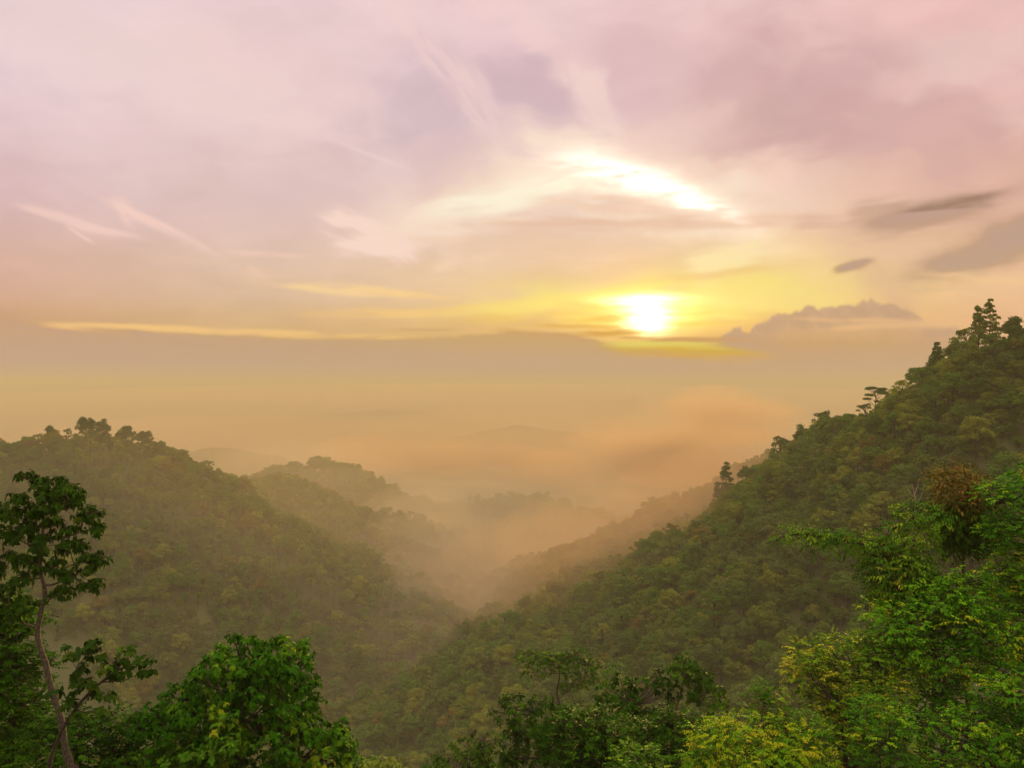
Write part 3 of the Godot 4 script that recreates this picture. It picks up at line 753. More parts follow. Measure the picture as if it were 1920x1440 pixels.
# a tree from its trunk line and the clumps of its crown
func plant(called: String, label: String, trunk: Array, girth: float, lobes: Array, o: Dictionary) -> Node3D:
	rng.seed = hash(label)
	var last: Vector3 = trunk[0]
	var base := Vector3(last.x, 0, last.z)
	base.y = ground_at(base.x, base.z)
	var t := thing(called, base, label, o.get("category", "tree"))
	# trunk, down into the ground
	var line := [Vector3.DOWN * .6]
	for p in trunk: line.append(p - base)
	var path := []
	var radii := []
	for i in line.size() - 1:
		var steps := 3
		for s in steps:
			var f := s / float(steps)
			var a: Vector3 = line[maxi(i - 1, 0)]
			path.append((line[i] as Vector3).cubic_interpolate(line[i + 1], a, line[mini(i + 2, line.size() - 1)], f))
	path.append(line[-1])
	for i in path.size(): radii.append(girth * lerpf(1.0, .32, i / float(path.size() - 1)) * (1.0 + .12 * sin(i * 1.9)))
	var glow: float = o.get("bright", 1.45)
	var wood: Color = o.get("wood", Color(.10, .075, .05))
	var b := Buf.new()
	b.tube(path, radii, 9, wood, .08, called.length())
	# limbs: the clumps are shared out between a few main ones
	var n_limbs: int = o.get("limbs", 6)
	var heads := []
	for k in mini(n_limbs, lobes.size()): heads.append(lobes[k * lobes.size() / mini(n_limbs, lobes.size())])
	var limb_bufs := []
	var limb_lines := []
	for h in heads:
		var c := Vector3(h.x, h.y, h.z) - base
		var at := 0
		var best := 1e9
		for i in range(path.size() / 3, path.size()):
			var d: float = c.distance_to(path[i]) + maxf(0.0, path[i].y - c.y + .15) * 2.5
			if d < best: best = d; at = i
		var s: Vector3 = path[at]
		var bend := s.lerp(c, .45) + Vector3(0, o.get("arch", -.06) * s.distance_to(c), 0) + rand_dir() * .06 * s.distance_to(c)
		var bl := Buf.new()
		var ln := [s, s.lerp(bend, .55) + rand_dir() * .02, bend, bend.lerp(c, .55) + rand_dir() * .03, c]
		var g: float = minf(radii[at] * .7, girth * .55)
		bl.tube(ln, [g, g * .8, g * .62, g * .42, g * .22], 6, wood, .06, at)
		limb_bufs.append(bl); limb_lines.append(ln)
	limb_lines.append(path.slice(path.size() * 2 / 5))
	limb_bufs.append(b)
	var leaves := []
	var fine := Buf.new()
	var pal: Array = o.pal
	var length: float = o.leaf
	var width: float = o.wide * length
	for l in lobes:
		var c := Vector3(l.x, l.y, l.z) - base
		var best := 1e9
		var which := 0
		var from := c
		for q in limb_lines.size():
			for p in limb_lines[q]:
				var d: float = c.distance_to(p) + maxf(0.0, p.y - c.y) * .8
				if d < best: best = d; which = q; from = p
		var g: float = minf(girth * .22, .02 + .01 * l.w)
		var bl: Buf = limb_bufs[which]
		if from.distance_to(c) > .02:
			var mid := from.lerp(c, .5) + rand_dir() * .08 * from.distance_to(c) - Vector3(0, .05 * from.distance_to(c), 0)
			bl.tube([from, mid, c], [g, g * .7, g * .4], 4, wood)
		var tone := rng.randf()
		l.w *= o.get("swell", 1.0)
		var n := maxi(3, int(o.dens * l.w * l.w))
		for k in n:
			var d := rand_dir()
			if d.y < -.2 and rng.randf() < .6: d.y = -d.y
			var p: Vector3 = c + d * l.w * pow(rng.randf_range(.12, 1.0), .42) * Vector3(1, o.get("flat", .85), 1)
			var axis := (d + Vector3(0, o.get("lift", .5), 0) + rand_dir() * .3).normalized()
			if o.get("twigs", false): bl.tube([c, c.lerp(p, .6) + rand_dir() * .03, p], [.009, .007, .004], 3, wood)
			var sprig := tone * .75 + rng.randf() * .25
			if o.style == "rosette":
				var m := rng.randi_range(o.n - 2, o.n + 2)
				var x := axis.cross(rand_dir()).normalized()
				var y := axis.cross(x)
				for q in m:
					var a := TAU * q / m + rng.randf_range(-.4, .4)
					var out := x * cos(a) + y * sin(a)
					var along := (out + axis * rng.randf_range(-.15, .8) - Vector3(0, o.droop * rng.randf_range(.2, 1.2), 0)).normalized()
					var s := rng.randf_range(.6, 1.12)
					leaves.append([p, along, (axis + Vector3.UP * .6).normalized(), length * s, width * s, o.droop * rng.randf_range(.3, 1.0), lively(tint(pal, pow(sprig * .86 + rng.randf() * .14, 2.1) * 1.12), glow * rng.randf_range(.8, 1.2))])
			else:
				# a drooping spray: leaflets on both sides of a thin twig
				var dir := (axis * .7 + d * Vector3(1, .2, 1) + rand_dir() * .35).normalized()
				var q := p
				var step: float = length * o.get("step", .30)
				for m in o.n:
					dir = (dir - Vector3(0, o.droop * .11, 0)).normalized()
					q += dir * step
					var side := dir.cross(Vector3.UP).normalized() * (1.0 if m % 2 else -1.0)
					var along := (dir * .75 + side * .8 + rand_dir() * .25 - Vector3(0, o.droop * .35, 0)).normalized()
					var s := rng.randf_range(.65, 1.1) * lerpf(1.0, .7, m / float(o.n))
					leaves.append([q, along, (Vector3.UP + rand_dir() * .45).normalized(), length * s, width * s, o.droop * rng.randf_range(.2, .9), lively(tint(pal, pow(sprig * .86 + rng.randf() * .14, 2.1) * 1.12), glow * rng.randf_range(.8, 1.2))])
	part(t, "trunk", b.mesh(), bark)
	for bl in limb_bufs:
		if bl != b: part(t, "branch", bl.mesh(), bark)
	var mat: Material = o.get("mat", near_leaf)
	# the leaves that show largest are parts of their own
	var apart := {}
	if o.get("parts", false):
		var order := range(leaves.size())
		var score := PackedFloat32Array()
		for l in leaves: score.append((l[0] as Vector3).z + l[3] * 4.0 + absf((l[2] as Vector3).z) * .4)
		order.sort_custom(func(a, c): return score[a] > score[c])
		for q in mini(300, order.size()): apart[order[q]] = true
	for k in leaves.size():
		var l = leaves[k]
		if not apart.has(k):
			fine.leaf(l[0], l[1], l[2], l[3], l[4], l[5], l[6])
			continue
		var x: Vector3 = l[1]
		var zz := x.cross(l[2]).normalized()
		var m := MeshInstance3D.new()
		m.name = "leaf"
		m.mesh = leaf_parts[k % leaf_parts.size()]
		var col: Color = l[6]
		m.material_override = near_tone(col)
		m.transform = Transform3D(Basis(x * l[3], zz.cross(x) * l[3], zz * l[3]), l[0])
		t.add_child(m, true)
	part(t, o.get("crown", "crown"), fine.mesh(), mat, "stuff")
	return t

var near_leaf: StandardMaterial3D
func near_tone(c: Color) -> StandardMaterial3D:
	var key := Vector3i(int(c.r * 40.0), int(c.g * 30.0), 0)
	if not leaf_tone_mats.has(key):
		var m := leaf_material(Color(maxf(c.r, .01), c.g, c.b).linear_to_srgb(), .7, .3)
		leaf_tone_mats[key] = m
	return leaf_tone_mats[key]

func make_foreground() -> void:
	near_leaf = leaf_material(Color.WHITE, .75, .3)
	for k in 5: leaf_parts.append(big_leaf(k))
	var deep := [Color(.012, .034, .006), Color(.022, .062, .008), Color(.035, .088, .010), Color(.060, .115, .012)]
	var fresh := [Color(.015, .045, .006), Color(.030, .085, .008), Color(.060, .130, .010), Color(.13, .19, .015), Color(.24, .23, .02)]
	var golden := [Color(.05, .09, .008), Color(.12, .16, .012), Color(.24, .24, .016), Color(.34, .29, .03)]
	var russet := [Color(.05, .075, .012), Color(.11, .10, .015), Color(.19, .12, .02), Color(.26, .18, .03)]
	# tall thin tree with large hanging leaves at the left
	rng.seed = 1
	plant("broadleaf_tree", "tall thin dark tree with drooping large leaves at the left edge", [Vector3(-7.89, -7.22, -16.00), Vector3(-7.96, -6.93, -16.00), Vector3(-8.07, -6.50, -16.00), Vector3(-8.15, -5.99, -16.00), Vector3(-8.30, -5.53, -16.00), Vector3(-8.42, -5.02, -16.00), Vector3(-8.56, -4.56, -16.00), Vector3(-8.50, -4.14, -16.00), Vector3(-8.42, -3.75, -16.00), Vector3(-8.51, -3.37, -16.00), Vector3(-8.49, -2.98, -16.00), Vector3(-8.46, -2.60, -16.00), Vector3(-8.45, -2.12, -16.00)], .075,
		[Vector4(-8.77, -1.71, -16.00, 0.16), Vector4(-8.47, -1.85, -16.00, 0.17), Vector4(-8.18, -1.78, -16.00, 0.13), Vector4(-8.00, -1.92, -16.00, 0.19), Vector4(-7.85, -2.02, -16.00, 0.13), Vector4(-8.91, -2.12, -16.00, 0.19), Vector4(-8.35, -2.07, -16.00, 0.23), Vector4(-8.10, -2.26, -16.00, 0.19), Vector4(-9.04, -2.36, -16.00, 0.19), Vector4(-8.66, -2.31, -16.00, 0.19), Vector4(-7.58, -2.33, -16.00, 0.16), Vector4(-7.75, -2.48, -16.00, 0.14), Vector4(-7.52, -2.62, -16.00, 0.14), Vector4(-8.74, -2.63, -16.00, 0.19), Vector4(-8.27, -2.55, -16.00, 0.19), Vector4(-8.00, -2.65, -16.00, 0.15), Vector4(-9.01, -2.75, -16.00, 0.17), Vector4(-8.45, -2.91, -16.00, 0.21), Vector4(-7.97, -2.96, -16.00, 0.17), Vector4(-7.77, -2.91, -16.00, 0.12), Vector4(-7.41, -3.14, -16.00, 0.14), Vector4(-7.67, -3.20, -16.00, 0.18), Vector4(-9.02, -3.16, -16.00, 0.17), Vector4(-8.68, -3.25, -16.00, 0.19), Vector4(-8.20, -3.27, -16.00, 0.17), Vector4(-7.94, -3.46, -16.00, 0.17), Vector4(-7.52, -3.62, -16.00, 0.13), Vector4(-7.70, -3.66, -16.00, 0.11), Vector4(-8.07, -3.77, -16.00, 0.16), Vector4(-8.27, -3.85, -16.00, 0.11), Vector4(-8.85, -3.51, -16.00, 0.17), Vector4(-9.10, -3.73, -16.00, 0.17), Vector4(-8.77, -3.99, -16.00, 0.19), Vector4(-9.04, -4.14, -16.00, 0.19), Vector4(-9.43, -2.31, -16.00, 0.23), Vector4(-9.47, -2.79, -16.00, 0.23), Vector4(-9.43, -3.37, -16.00, 0.23), Vector4(-9.39, -3.94, -16.00, 0.23)],
		{"leaf": .135, "wide": .25, "style": "rosette", "n": 6, "dens": 430.0, "droop": .95, "lift": .35, "pal": [Color(.020, .045, .010), Color(.028, .062, .012), Color(.040, .078, .014), Color(.075, .085, .020)], "bright": 1.0, "swell": 1.3, "limbs": 9, "twigs": true, "parts": true, "wood": Color(.17, .155, .105)})
	# small-leaved tree behind it
	rng.seed = 2
	plant("leafy_tree", "dense small-leaved tree behind the tall tree's trunk, lower left", [Vector3(-10.57, -8.45, -18.50), Vector3(-10.46, -7.56, -18.50), Vector3(-10.35, -6.45, -18.50), Vector3(-10.35, -5.34, -18.50)], .09,
		lobes_in(PackedVector2Array([Vector2(-11.57, -4.34), Vector2(-10.90, -4.23), Vector2(-10.35, -4.45), Vector2(-9.95, -4.78), Vector2(-9.88, -5.45), Vector2(-9.75, -6.12), Vector2(-9.79, -6.79), Vector2(-9.66, -7.56), Vector2(-9.61, -8.34), Vector2(-11.57, -8.34)]), -18.5, 1.3, .32, 120),
		{"leaf": .105, "wide": 0.39, "style": "spray", "n": 7, "dens": 445.5, "droop": .6, "pal": fresh, "bright": 1.3, "limbs": 6})
	# young tree with hanging leaves that reaches right from the trunk
	rng.seed = 3
	plant("young_tree", "young tree with hanging large leaves reaching right past the thin trunk", [Vector3(-7.95, -6.90, -15.20), Vector3(-7.79, -6.12, -15.20), Vector3(-7.49, -5.58, -15.20), Vector3(-7.15, -5.21, -15.20), Vector3(-6.81, -4.94, -15.20), Vector3(-6.38, -4.75, -15.20)], .04,
		[Vector4(-7.19, -4.44, -15.20, 0.16), Vector4(-7.06, -4.59, -15.20, 0.15), Vector4(-7.31, -4.64, -15.20, 0.16), Vector4(-7.57, -4.71, -15.20, 0.16), Vector4(-7.68, -4.55, -15.20, 0.13), Vector4(-6.60, -4.61, -15.20, 0.17), Vector4(-6.71, -4.75, -15.20, 0.13), Vector4(-6.38, -4.75, -15.20, 0.12), Vector4(-6.18, -4.81, -15.20, 0.13), Vector4(-6.31, -4.95, -15.20, 0.11), Vector4(-6.82, -4.97, -15.20, 0.16), Vector4(-6.58, -4.95, -15.20, 0.13), Vector4(-6.98, -4.84, -15.20, 0.15), Vector4(-7.39, -4.92, -15.20, 0.18), Vector4(-7.49, -5.14, -15.20, 0.18), Vector4(-7.20, -5.12, -15.20, 0.16), Vector4(-7.17, -5.37, -15.20, 0.16), Vector4(-6.90, -5.37, -15.20, 0.13), Vector4(-7.59, -5.47, -15.20, 0.16), Vector4(-7.02, -5.61, -15.20, 0.13), Vector4(-7.82, -5.30, -15.20, 0.13), Vector4(-7.40, -5.67, -15.20, 0.15)],
		{"leaf": .14, "wide": .30, "style": "rosette", "n": 6, "dens": 260.0, "droop": .9, "pal": [Color(.012, .030, .008), Color(.02, .05, .010), Color(.035, .075, .012), Color(.10, .11, .02)], "limbs": 7, "twigs": true, "parts": true, "wood": Color(.08, .06, .04)})
	rng.seed = 4
	plant("leafy_shrub", "dark leafy shrub at the bottom left under the thin trunk", [Vector3(-8.28, -7.87, -17.00), Vector3(-8.28, -6.95, -17.00)], .05,
		lobes_in(PackedVector2Array([Vector2(-9.10, -6.44), Vector2(-8.59, -6.29), Vector2(-8.08, -6.44), Vector2(-7.77, -6.34), Vector2(-7.41, -6.59), Vector2(-7.31, -7.67), Vector2(-9.40, -7.67)]), -17.0, .9, .26, 80),
		{"leaf": .12, "wide": 0.32, "style": "spray", "n": 6, "dens": 300.0, "droop": .7, "pal": deep, "bright": 1.1, "limbs": 5, "category": "shrub"})
	# the full large-leaved tree
	rng.seed = 5
	var full := lobes_in(PackedVector2Array([Vector2(-7.79, -8.12), Vector2(-7.88, -6.93), Vector2(-7.56, -6.60), Vector2(-7.14, -6.52), Vector2(-7.08, -6.17), Vector2(-6.91, -6.01), Vector2(-6.58, -6.12), Vector2(-6.49, -5.79), Vector2(-6.19, -5.50), Vector2(-6.02, -5.63), Vector2(-5.93, -5.25), Vector2(-5.67, -5.02), Vector2(-5.46, -5.25), Vector2(-5.22, -5.09), Vector2(-4.98, -5.25), Vector2(-4.63, -5.13), Vector2(-4.26, -5.26), Vector2(-4.03, -5.57), Vector2(-4.16, -5.87), Vector2(-3.85, -6.02), Vector2(-3.92, -6.39), Vector2(-3.98, -6.55), Vector2(-3.70, -6.71), Vector2(-3.36, -6.76), Vector2(-3.25, -7.14), Vector2(-3.16, -7.68), Vector2(-3.16, -8.12)]), -18.0, 1.9, .30, 240, .62)
	full.append_array([Vector4(-5.66, -5.15, -18.00, 0.16), Vector4(-5.20, -5.20, -18.00, 0.15), Vector4(-4.61, -5.25, -18.00, 0.17), Vector4(-4.26, -5.37, -18.00, 0.18), Vector4(-4.18, -5.63, -18.00, 0.15), Vector4(-6.19, -5.63, -18.00, 0.17), Vector4(-5.84, -5.46, -18.00, 0.19), Vector4(-6.91, -6.17, -18.00, 0.17), Vector4(-3.92, -6.10, -18.00, 0.16), Vector4(-3.46, -6.91, -18.00, 0.17), Vector4(-7.56, -6.75, -18.00, 0.17)])
	plant("large_leaved_tree", "full bright green large-leaved tree at the bottom, left of centre", [Vector3(-5.52, -8.33, -18.00), Vector3(-5.52, -7.36, -18.00), Vector3(-5.50, -6.49, -18.00), Vector3(-5.47, -5.74, -18.00)], .12, full,
		{"leaf": .12, "wide": .31, "style": "rosette", "n": 7, "dens": 250.0, "droop": .85, "lift": .7, "pal": [Color(.014, .046, .006), Color(.026, .078, .008), Color(.045, .105, .010), Color(.085, .145, .014), Color(.22, .19, .02)], "limbs": 12, "parts": true})
	# centre: feathery umbrella tree
	rng.seed = 6
	plant("umbrella_tree", "slender feathery tree with flat spreading top at bottom centre", [Vector3(1.90, -13.05, -31.00), Vector3(1.75, -11.56, -31.00), Vector3(1.57, -10.81, -31.00), Vector3(1.64, -10.35, -31.00), Vector3(1.71, -9.69, -31.00)], .055,
		[Vector4(0.35, -9.47, -31.00, 0.19), Vector4(0.60, -9.54, -31.00, 0.24), Vector4(0.89, -9.62, -31.00, 0.24), Vector4(1.16, -9.58, -31.00, 0.24), Vector4(1.42, -9.54, -31.00, 0.24), Vector4(1.71, -9.62, -31.00, 0.26), Vector4(2.01, -9.54, -31.00, 0.24), Vector4(2.20, -9.26, -31.00, 0.15), Vector4(2.27, -9.47, -31.00, 0.21), Vector4(2.35, -9.75, -31.00, 0.26), Vector4(2.68, -9.82, -31.00, 0.24), Vector4(2.98, -9.88, -31.00, 0.22), Vector4(3.32, -9.92, -31.00, 0.19), Vector4(0.60, -9.92, -31.00, 0.21), Vector4(0.75, -10.10, -31.00, 0.17), Vector4(1.12, -9.99, -31.00, 0.19), Vector4(1.60, -9.92, -31.00, 0.22), Vector4(1.94, -9.99, -31.00, 0.21), Vector4(2.16, -10.48, -31.00, 0.28), Vector4(1.94, -10.74, -31.00, 0.17), Vector4(2.83, -10.48, -31.00, 0.32), Vector4(2.61, -10.22, -31.00, 0.22)],
		{"leaf": .16, "wide": 0.27, "style": "spray", "n": 7, "dens": 270.0, "droop": .9, "flat": .55, "pal": [Color(.02, .045, .010), Color(.035, .070, .010), Color(.06, .095, .014), Color(.10, .12, .02)], "limbs": 8, "twigs": true, "wood": Color(.16, .12, .075)})
	rng.seed = 7
	plant("leafy_tree", "dark dense tree at bottom centre between umbrella tree and round crown", [Vector3(4.01, -13.25, -29.00), Vector3(4.01, -11.51, -29.00), Vector3(4.05, -10.46, -29.00)], .1,
		lobes_in(PackedVector2Array([Vector2(2.93, -9.59), Vector2(3.57, -9.45), Vector2(4.08, -9.31), Vector2(4.39, -9.56), Vector2(4.67, -9.24), Vector2(4.92, -9.10), Vector2(5.13, -9.38), Vector2(5.27, -10.11), Vector2(5.41, -11.16), Vector2(5.41, -13.08), Vector2(2.62, -13.08), Vector2(2.65, -11.16), Vector2(2.79, -10.29)]), -29.0, 1.6, .36, 110),
		{"leaf": .17, "wide": .27, "style": "rosette", "n": 6, "dens": 78.0, "droop": .7, "pal": deep, "bright": 1.1, "limbs": 7})
	rng.seed = 8
	plant("leafy_tree", "round-crowned dark tree at the bottom, right of centre, pale trunk showing", [Vector3(5.32, -12.80, -28.00), Vector3(5.25, -11.28, -28.00), Vector3(5.19, -10.27, -28.00), Vector3(5.42, -9.43, -28.00)], .07,
		lobes_in(PackedVector2Array([Vector2(5.08, -8.76), Vector2(5.40, -8.55), Vector2(5.78, -8.76), Vector2(5.93, -9.06), Vector2(6.23, -9.13), Vector2(6.45, -9.56), Vector2(6.75, -9.70), Vector2(6.77, -10.27), Vector2(6.23, -10.41), Vector2(5.72, -10.10), Vector2(5.19, -9.77), Vector2(4.98, -9.13)]), -28.0, 1.0, .32, 60),
		{"leaf": .16, "wide": .26, "style": "rosette", "n": 6, "dens": 90.0, "droop": .7, "pal": [Color(.018, .045, .008), Color(.03, .065, .010), Color(.055, .09, .014), Color(.10, .115, .02)], "limbs": 7, "wood": Color(.2, .16, .1)})
	rng.seed = 9
	plant("leafy_tree", "dark spiky-topped tree below and left of the umbrella tree", [Vector3(0.16, -12.50, -27.00), Vector3(0.13, -11.04, -27.00), Vector3(0.08, -10.07, -27.00)], .08,
		lobes_in(PackedVector2Array([Vector2(-0.68, -10.00), Vector2(-0.32, -9.68), Vector2(-0.06, -9.32), Vector2(0.23, -9.38), Vector2(0.45, -9.77), Vector2(0.65, -9.64), Vector2(1.20, -9.61), Vector2(1.46, -9.90), Vector2(1.62, -10.72), Vector2(1.62, -12.18), Vector2(-0.49, -12.18), Vector2(-0.32, -11.04), Vector2(-0.49, -10.23)]), -27.0, 1.4, .33, 100),
		{"leaf": .19, "wide": .17, "style": "rosette", "n": 7, "dens": 85.0, "droop": .5, "pal": deep, "bright": 1.1, "limbs": 7})
	rng.seed = 10
	plant("leafy_shrub", "low dark bush at the bottom edge, left of the centre trees", [Vector3(-1.25, -12.19, -26.00), Vector3(-1.25, -11.10, -26.00)], .05,
		lobes_in(PackedVector2Array([Vector2(-2.81, -11.49), Vector2(-2.42, -11.13), Vector2(-2.10, -10.66), Vector2(-1.72, -10.60), Vector2(-1.47, -10.44), Vector2(-1.02, -10.32), Vector2(-0.63, -10.04), Vector2(-0.31, -10.19), Vector2(-0.16, -11.73), Vector2(-2.66, -11.80)]), -26.0, 1.1, .30, 70),
		{"leaf": .15, "wide": .25, "style": "rosette", "n": 6, "dens": 95.0, "droop": .6, "pal": [Color(.018, .042, .008), Color(.03, .062, .010), Color(.05, .085, .012), Color(.09, .11, .02)], "limbs": 5, "category": "shrub"})
	rng.seed = 11
	plant("leafy_tree", "broad dark green thicket tree along the bottom, right of centre", [Vector3(3.11, -10.88, -23.50), Vector3(2.97, -9.89, -23.50)], .1,
		lobes_in(PackedVector2Array([Vector2(0.99, -8.83), Vector2(1.41, -8.62), Vector2(1.98, -8.79), Vector2(2.54, -8.62), Vector2(3.39, -8.87), Vector2(4.10, -8.69), Vector2(4.80, -8.85), Vector2(5.37, -8.90), Vector2(5.79, -9.19), Vector2(5.94, -10.60), Vector2(0.85, -10.67)]), -23.5, 1.5, .33, 170, .7),
		{"leaf": .135, "wide": 0.33, "style": "spray", "n": 6, "dens": 270.0, "droop": .7, "pal": deep, "bright": 1.1, "limbs": 8})
	rng.seed = 12
	plant("leafy_shrub", "small yellowish bush at the bottom in front of the thicket", [Vector3(2.77, -9.26, -20.00), Vector3(2.77, -8.54, -20.00)], .04,
		lobes_in(PackedVector2Array([Vector2(2.29, -8.48), Vector2(2.53, -8.24), Vector2(2.89, -8.13), Vector2(3.25, -8.30), Vector2(3.49, -8.66), Vector2(3.49, -9.08), Vector2(2.16, -9.08)]), -20.0, .6, .2, 40),
		{"leaf": .10, "wide": 0.32, "style": "spray", "n": 7, "dens": 243.0, "droop": .5, "pal": fresh, "limbs": 4, "category": "shrub"})
	# right of centre: bright feathery shrubs
	rng.seed = 13
	plant("feathery_shrub", "bright yellow-green feathery shrub along the bottom, right of centre", [Vector3(5.41, -9.26, -20.00), Vector3(5.29, -8.42, -20.00)], .05,
		lobes_in(PackedVector2Array([Vector2(4.06, -7.77), Vector2(4.45, -7.67), Vector2(5.00, -7.50), Vector2(5.53, -7.53), Vector2(6.01, -7.60), Vector2(6.49, -7.58), Vector2(6.98, -7.72), Vector2(7.22, -8.06), Vector2(7.22, -9.02), Vector2(4.09, -9.08), Vector2(3.97, -8.18)]), -20.0, 1.1, .26, 120, .7),
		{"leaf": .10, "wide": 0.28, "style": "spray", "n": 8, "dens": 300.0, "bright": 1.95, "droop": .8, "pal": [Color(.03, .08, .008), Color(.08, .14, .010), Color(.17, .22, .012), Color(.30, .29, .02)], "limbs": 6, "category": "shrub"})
	rng.seed = 14
	plant("leafy_shrub", "small yellow-tipped bush with a bare slanting stem beside the vine mound", [Vector3(7.39, -9.72, -21.00), Vector3(7.24, -8.28, -21.00), Vector3(6.69, -7.58, -21.00), Vector3(6.21, -7.20, -21.00)], .025,
		lobes_in(PackedVector2Array([Vector2(5.48, -7.25), Vector2(5.81, -7.10), Vector2(6.19, -7.17), Vector2(6.44, -7.45), Vector2(6.82, -7.70), Vector2(7.32, -7.96), Vector2(7.45, -8.59), Vector2(6.06, -8.59), Vector2(5.56, -7.83)]), -21.0, .7, .24, 70),
		{"leaf": .09, "wide": 0.33, "style": "spray", "n": 7, "dens": 256.5, "droop": .5, "pal": fresh, "limbs": 5, "twigs": true, "category": "shrub", "wood": Color(.3, .24, .1)})
	rng.seed = 15
	plant("vine_mound", "rounded mound of vines with yellow-lit leaves left of the right-hand trees", [Vector3(8.52, -10.42, -22.50), Vector3(8.39, -8.93, -22.50), Vector3(8.32, -7.58, -22.50)], .09,
		lobes_in(PackedVector2Array([Vector2(7.01, -7.04), Vector2(7.17, -6.68), Vector2(7.51, -6.47), Vector2(7.98, -6.44), Vector2(8.66, -6.44), Vector2(9.34, -6.49), Vector2(9.88, -6.90), Vector2(9.93, -8.25), Vector2(9.74, -9.47), Vector2(8.12, -9.54), Vector2(7.85, -8.39), Vector2(7.44, -7.98), Vector2(7.09, -7.58)]), -22.5, 1.6, .30, 160, .85),
		{"leaf": .10, "wide": 0.34, "style": "spray", "n": 7, "dens": 283.5, "bright": 1.95, "droop": .55, "pal": [Color(.02, .05, .008), Color(.05, .09, .010), Color(.11, .14, .012), Color(.22, .21, .02), Color(.28, .25, .03)], "limbs": 7})  # yellow sunlit highlights are put into the leaf palette
	rng.seed = 16
	var arch := lobes_in(PackedVector2Array([Vector2(9.80, -4.51), Vector2(10.37, -4.36), Vector2(10.97, -3.76), Vector2(11.35, -3.38), Vector2(11.80, -3.31), Vector2(11.91, -3.98), Vector2(11.85, -4.66), Vector2(11.73, -5.26), Vector2(11.88, -5.86), Vector2(11.73, -6.46), Vector2(10.97, -6.46), Vector2(10.22, -6.13), Vector2(10.00, -5.41)]), -25.0, 1.2, .32, 75, .9)
	arch.append_array([Vector4(7.49, -4.33, -25.00, 0.11), Vector4(7.73, -4.24, -25.00, 0.15), Vector4(8.00, -4.18, -25.00, 0.18), Vector4(8.24, -4.24, -25.00, 0.20), Vector4(8.48, -4.30, -25.00, 0.21), Vector4(8.72, -4.33, -25.00, 0.23), Vector4(8.96, -4.36, -25.00, 0.27), Vector4(9.20, -4.42, -25.00, 0.27), Vector4(8.12, -4.36, -25.00, 0.15), Vector4(8.60, -4.45, -25.00, 0.21), Vector4(8.84, -4.54, -25.00, 0.18), Vector4(9.44, -4.42, -25.00, 0.27), Vector4(9.68, -4.42, -25.00, 0.27), Vector4(8.36, -4.48, -25.00, 0.15), Vector4(9.17, -4.63, -25.00, 0.18)])
	plant("arching_tree", "feathery dark tree whose long branch arches out to the left", [Vector3(12.48, -11.58, -25.00), Vector3(12.27, -8.72, -25.00), Vector3(11.73, -6.92, -25.00), Vector3(11.12, -5.56, -25.00), Vector3(10.22, -4.66, -25.00), Vector3(9.17, -4.39, -25.00), Vector3(8.12, -4.21, -25.00)], .085, arch,
		{"leaf": .16, "wide": 0.21, "style": "spray", "n": 8, "dens": 300.0, "bright": 1.95, "droop": .9, "pal": [Color(.018, .045, .006), Color(.032, .075, .008), Color(.06, .105, .012), Color(.12, .14, .02), Color(.24, .19, .03)], "limbs": 8})
	rng.seed = 17
	var red := lobes_in(PackedVector2Array([Vector2(12.48, -2.89), Vector2(12.74, -2.63), Vector2(13.13, -2.53), Vector2(13.48, -2.56), Vector2(13.63, -2.89), Vector2(13.68, -3.44), Vector2(13.13, -3.60), Vector2(12.59, -3.44)]), -26.0, .8, .30, 40, .65)
	plant("russet_topped_tree", "upright dark tree with a russet top among the right-hand trees", [Vector3(13.37, -12.04, -26.00), Vector3(13.32, -8.29, -26.00), Vector3(13.23, -5.71, -26.00), Vector3(13.23, -4.89, -26.00), Vector3(13.13, -3.75, -26.00)], .085,
		lobes_in(PackedVector2Array([Vector2(12.54, -3.36), Vector2(13.13, -3.60), Vector2(13.73, -3.36), Vector2(13.98, -3.75), Vector2(14.01, -4.53), Vector2(13.76, -4.85), Vector2(13.29, -5.00), Vector2(12.82, -4.91), Vector2(12.57, -4.38)]), -26.0, .9, .34, 60, .65),
		{"leaf": .16, "wide": 0.22, "style": "spray", "n": 8, "dens": 300.0, "droop": 1.0, "pal": [Color(.02, .045, .008), Color(.035, .07, .010), Color(.06, .09, .014), Color(.13, .11, .02)], "limbs": 7, "wood": Color(.2, .12, .05)})
	var top := get_node("russet_topped_tree") as Node3D
	rng.seed = 18
	var b := Buf.new()
	for l in red:
		for k in int(130.0 * l.w * l.w) + 4:
			var d := rand_dir()
			var q: Vector3 = Vector3(l.x, l.y, l.z) + d * l.w * pow(rng.randf(), .4) - top.position
			var dir := (d + Vector3.UP * .4 + rand_dir() * .4).normalized()
			var tone := rng.randf()
			for m in 7:
				dir = (dir - Vector3(0, .09, 0)).normalized()
				q += dir * .06
				b.leaf(q, (dir + rand_dir() * .9).normalized(), (Vector3.UP + rand_dir() * .5).normalized(), .13, .026, .6, tint(russet, tone * .6 + rng.randf() * .4))
	var tip := part(top, "treetop", b.mesh(), near_leaf, "stuff")
	tip.set_meta("label", "russet brown new leaves at the top")
	# right edge: bright tree, then the mass below
	rng.seed = 19
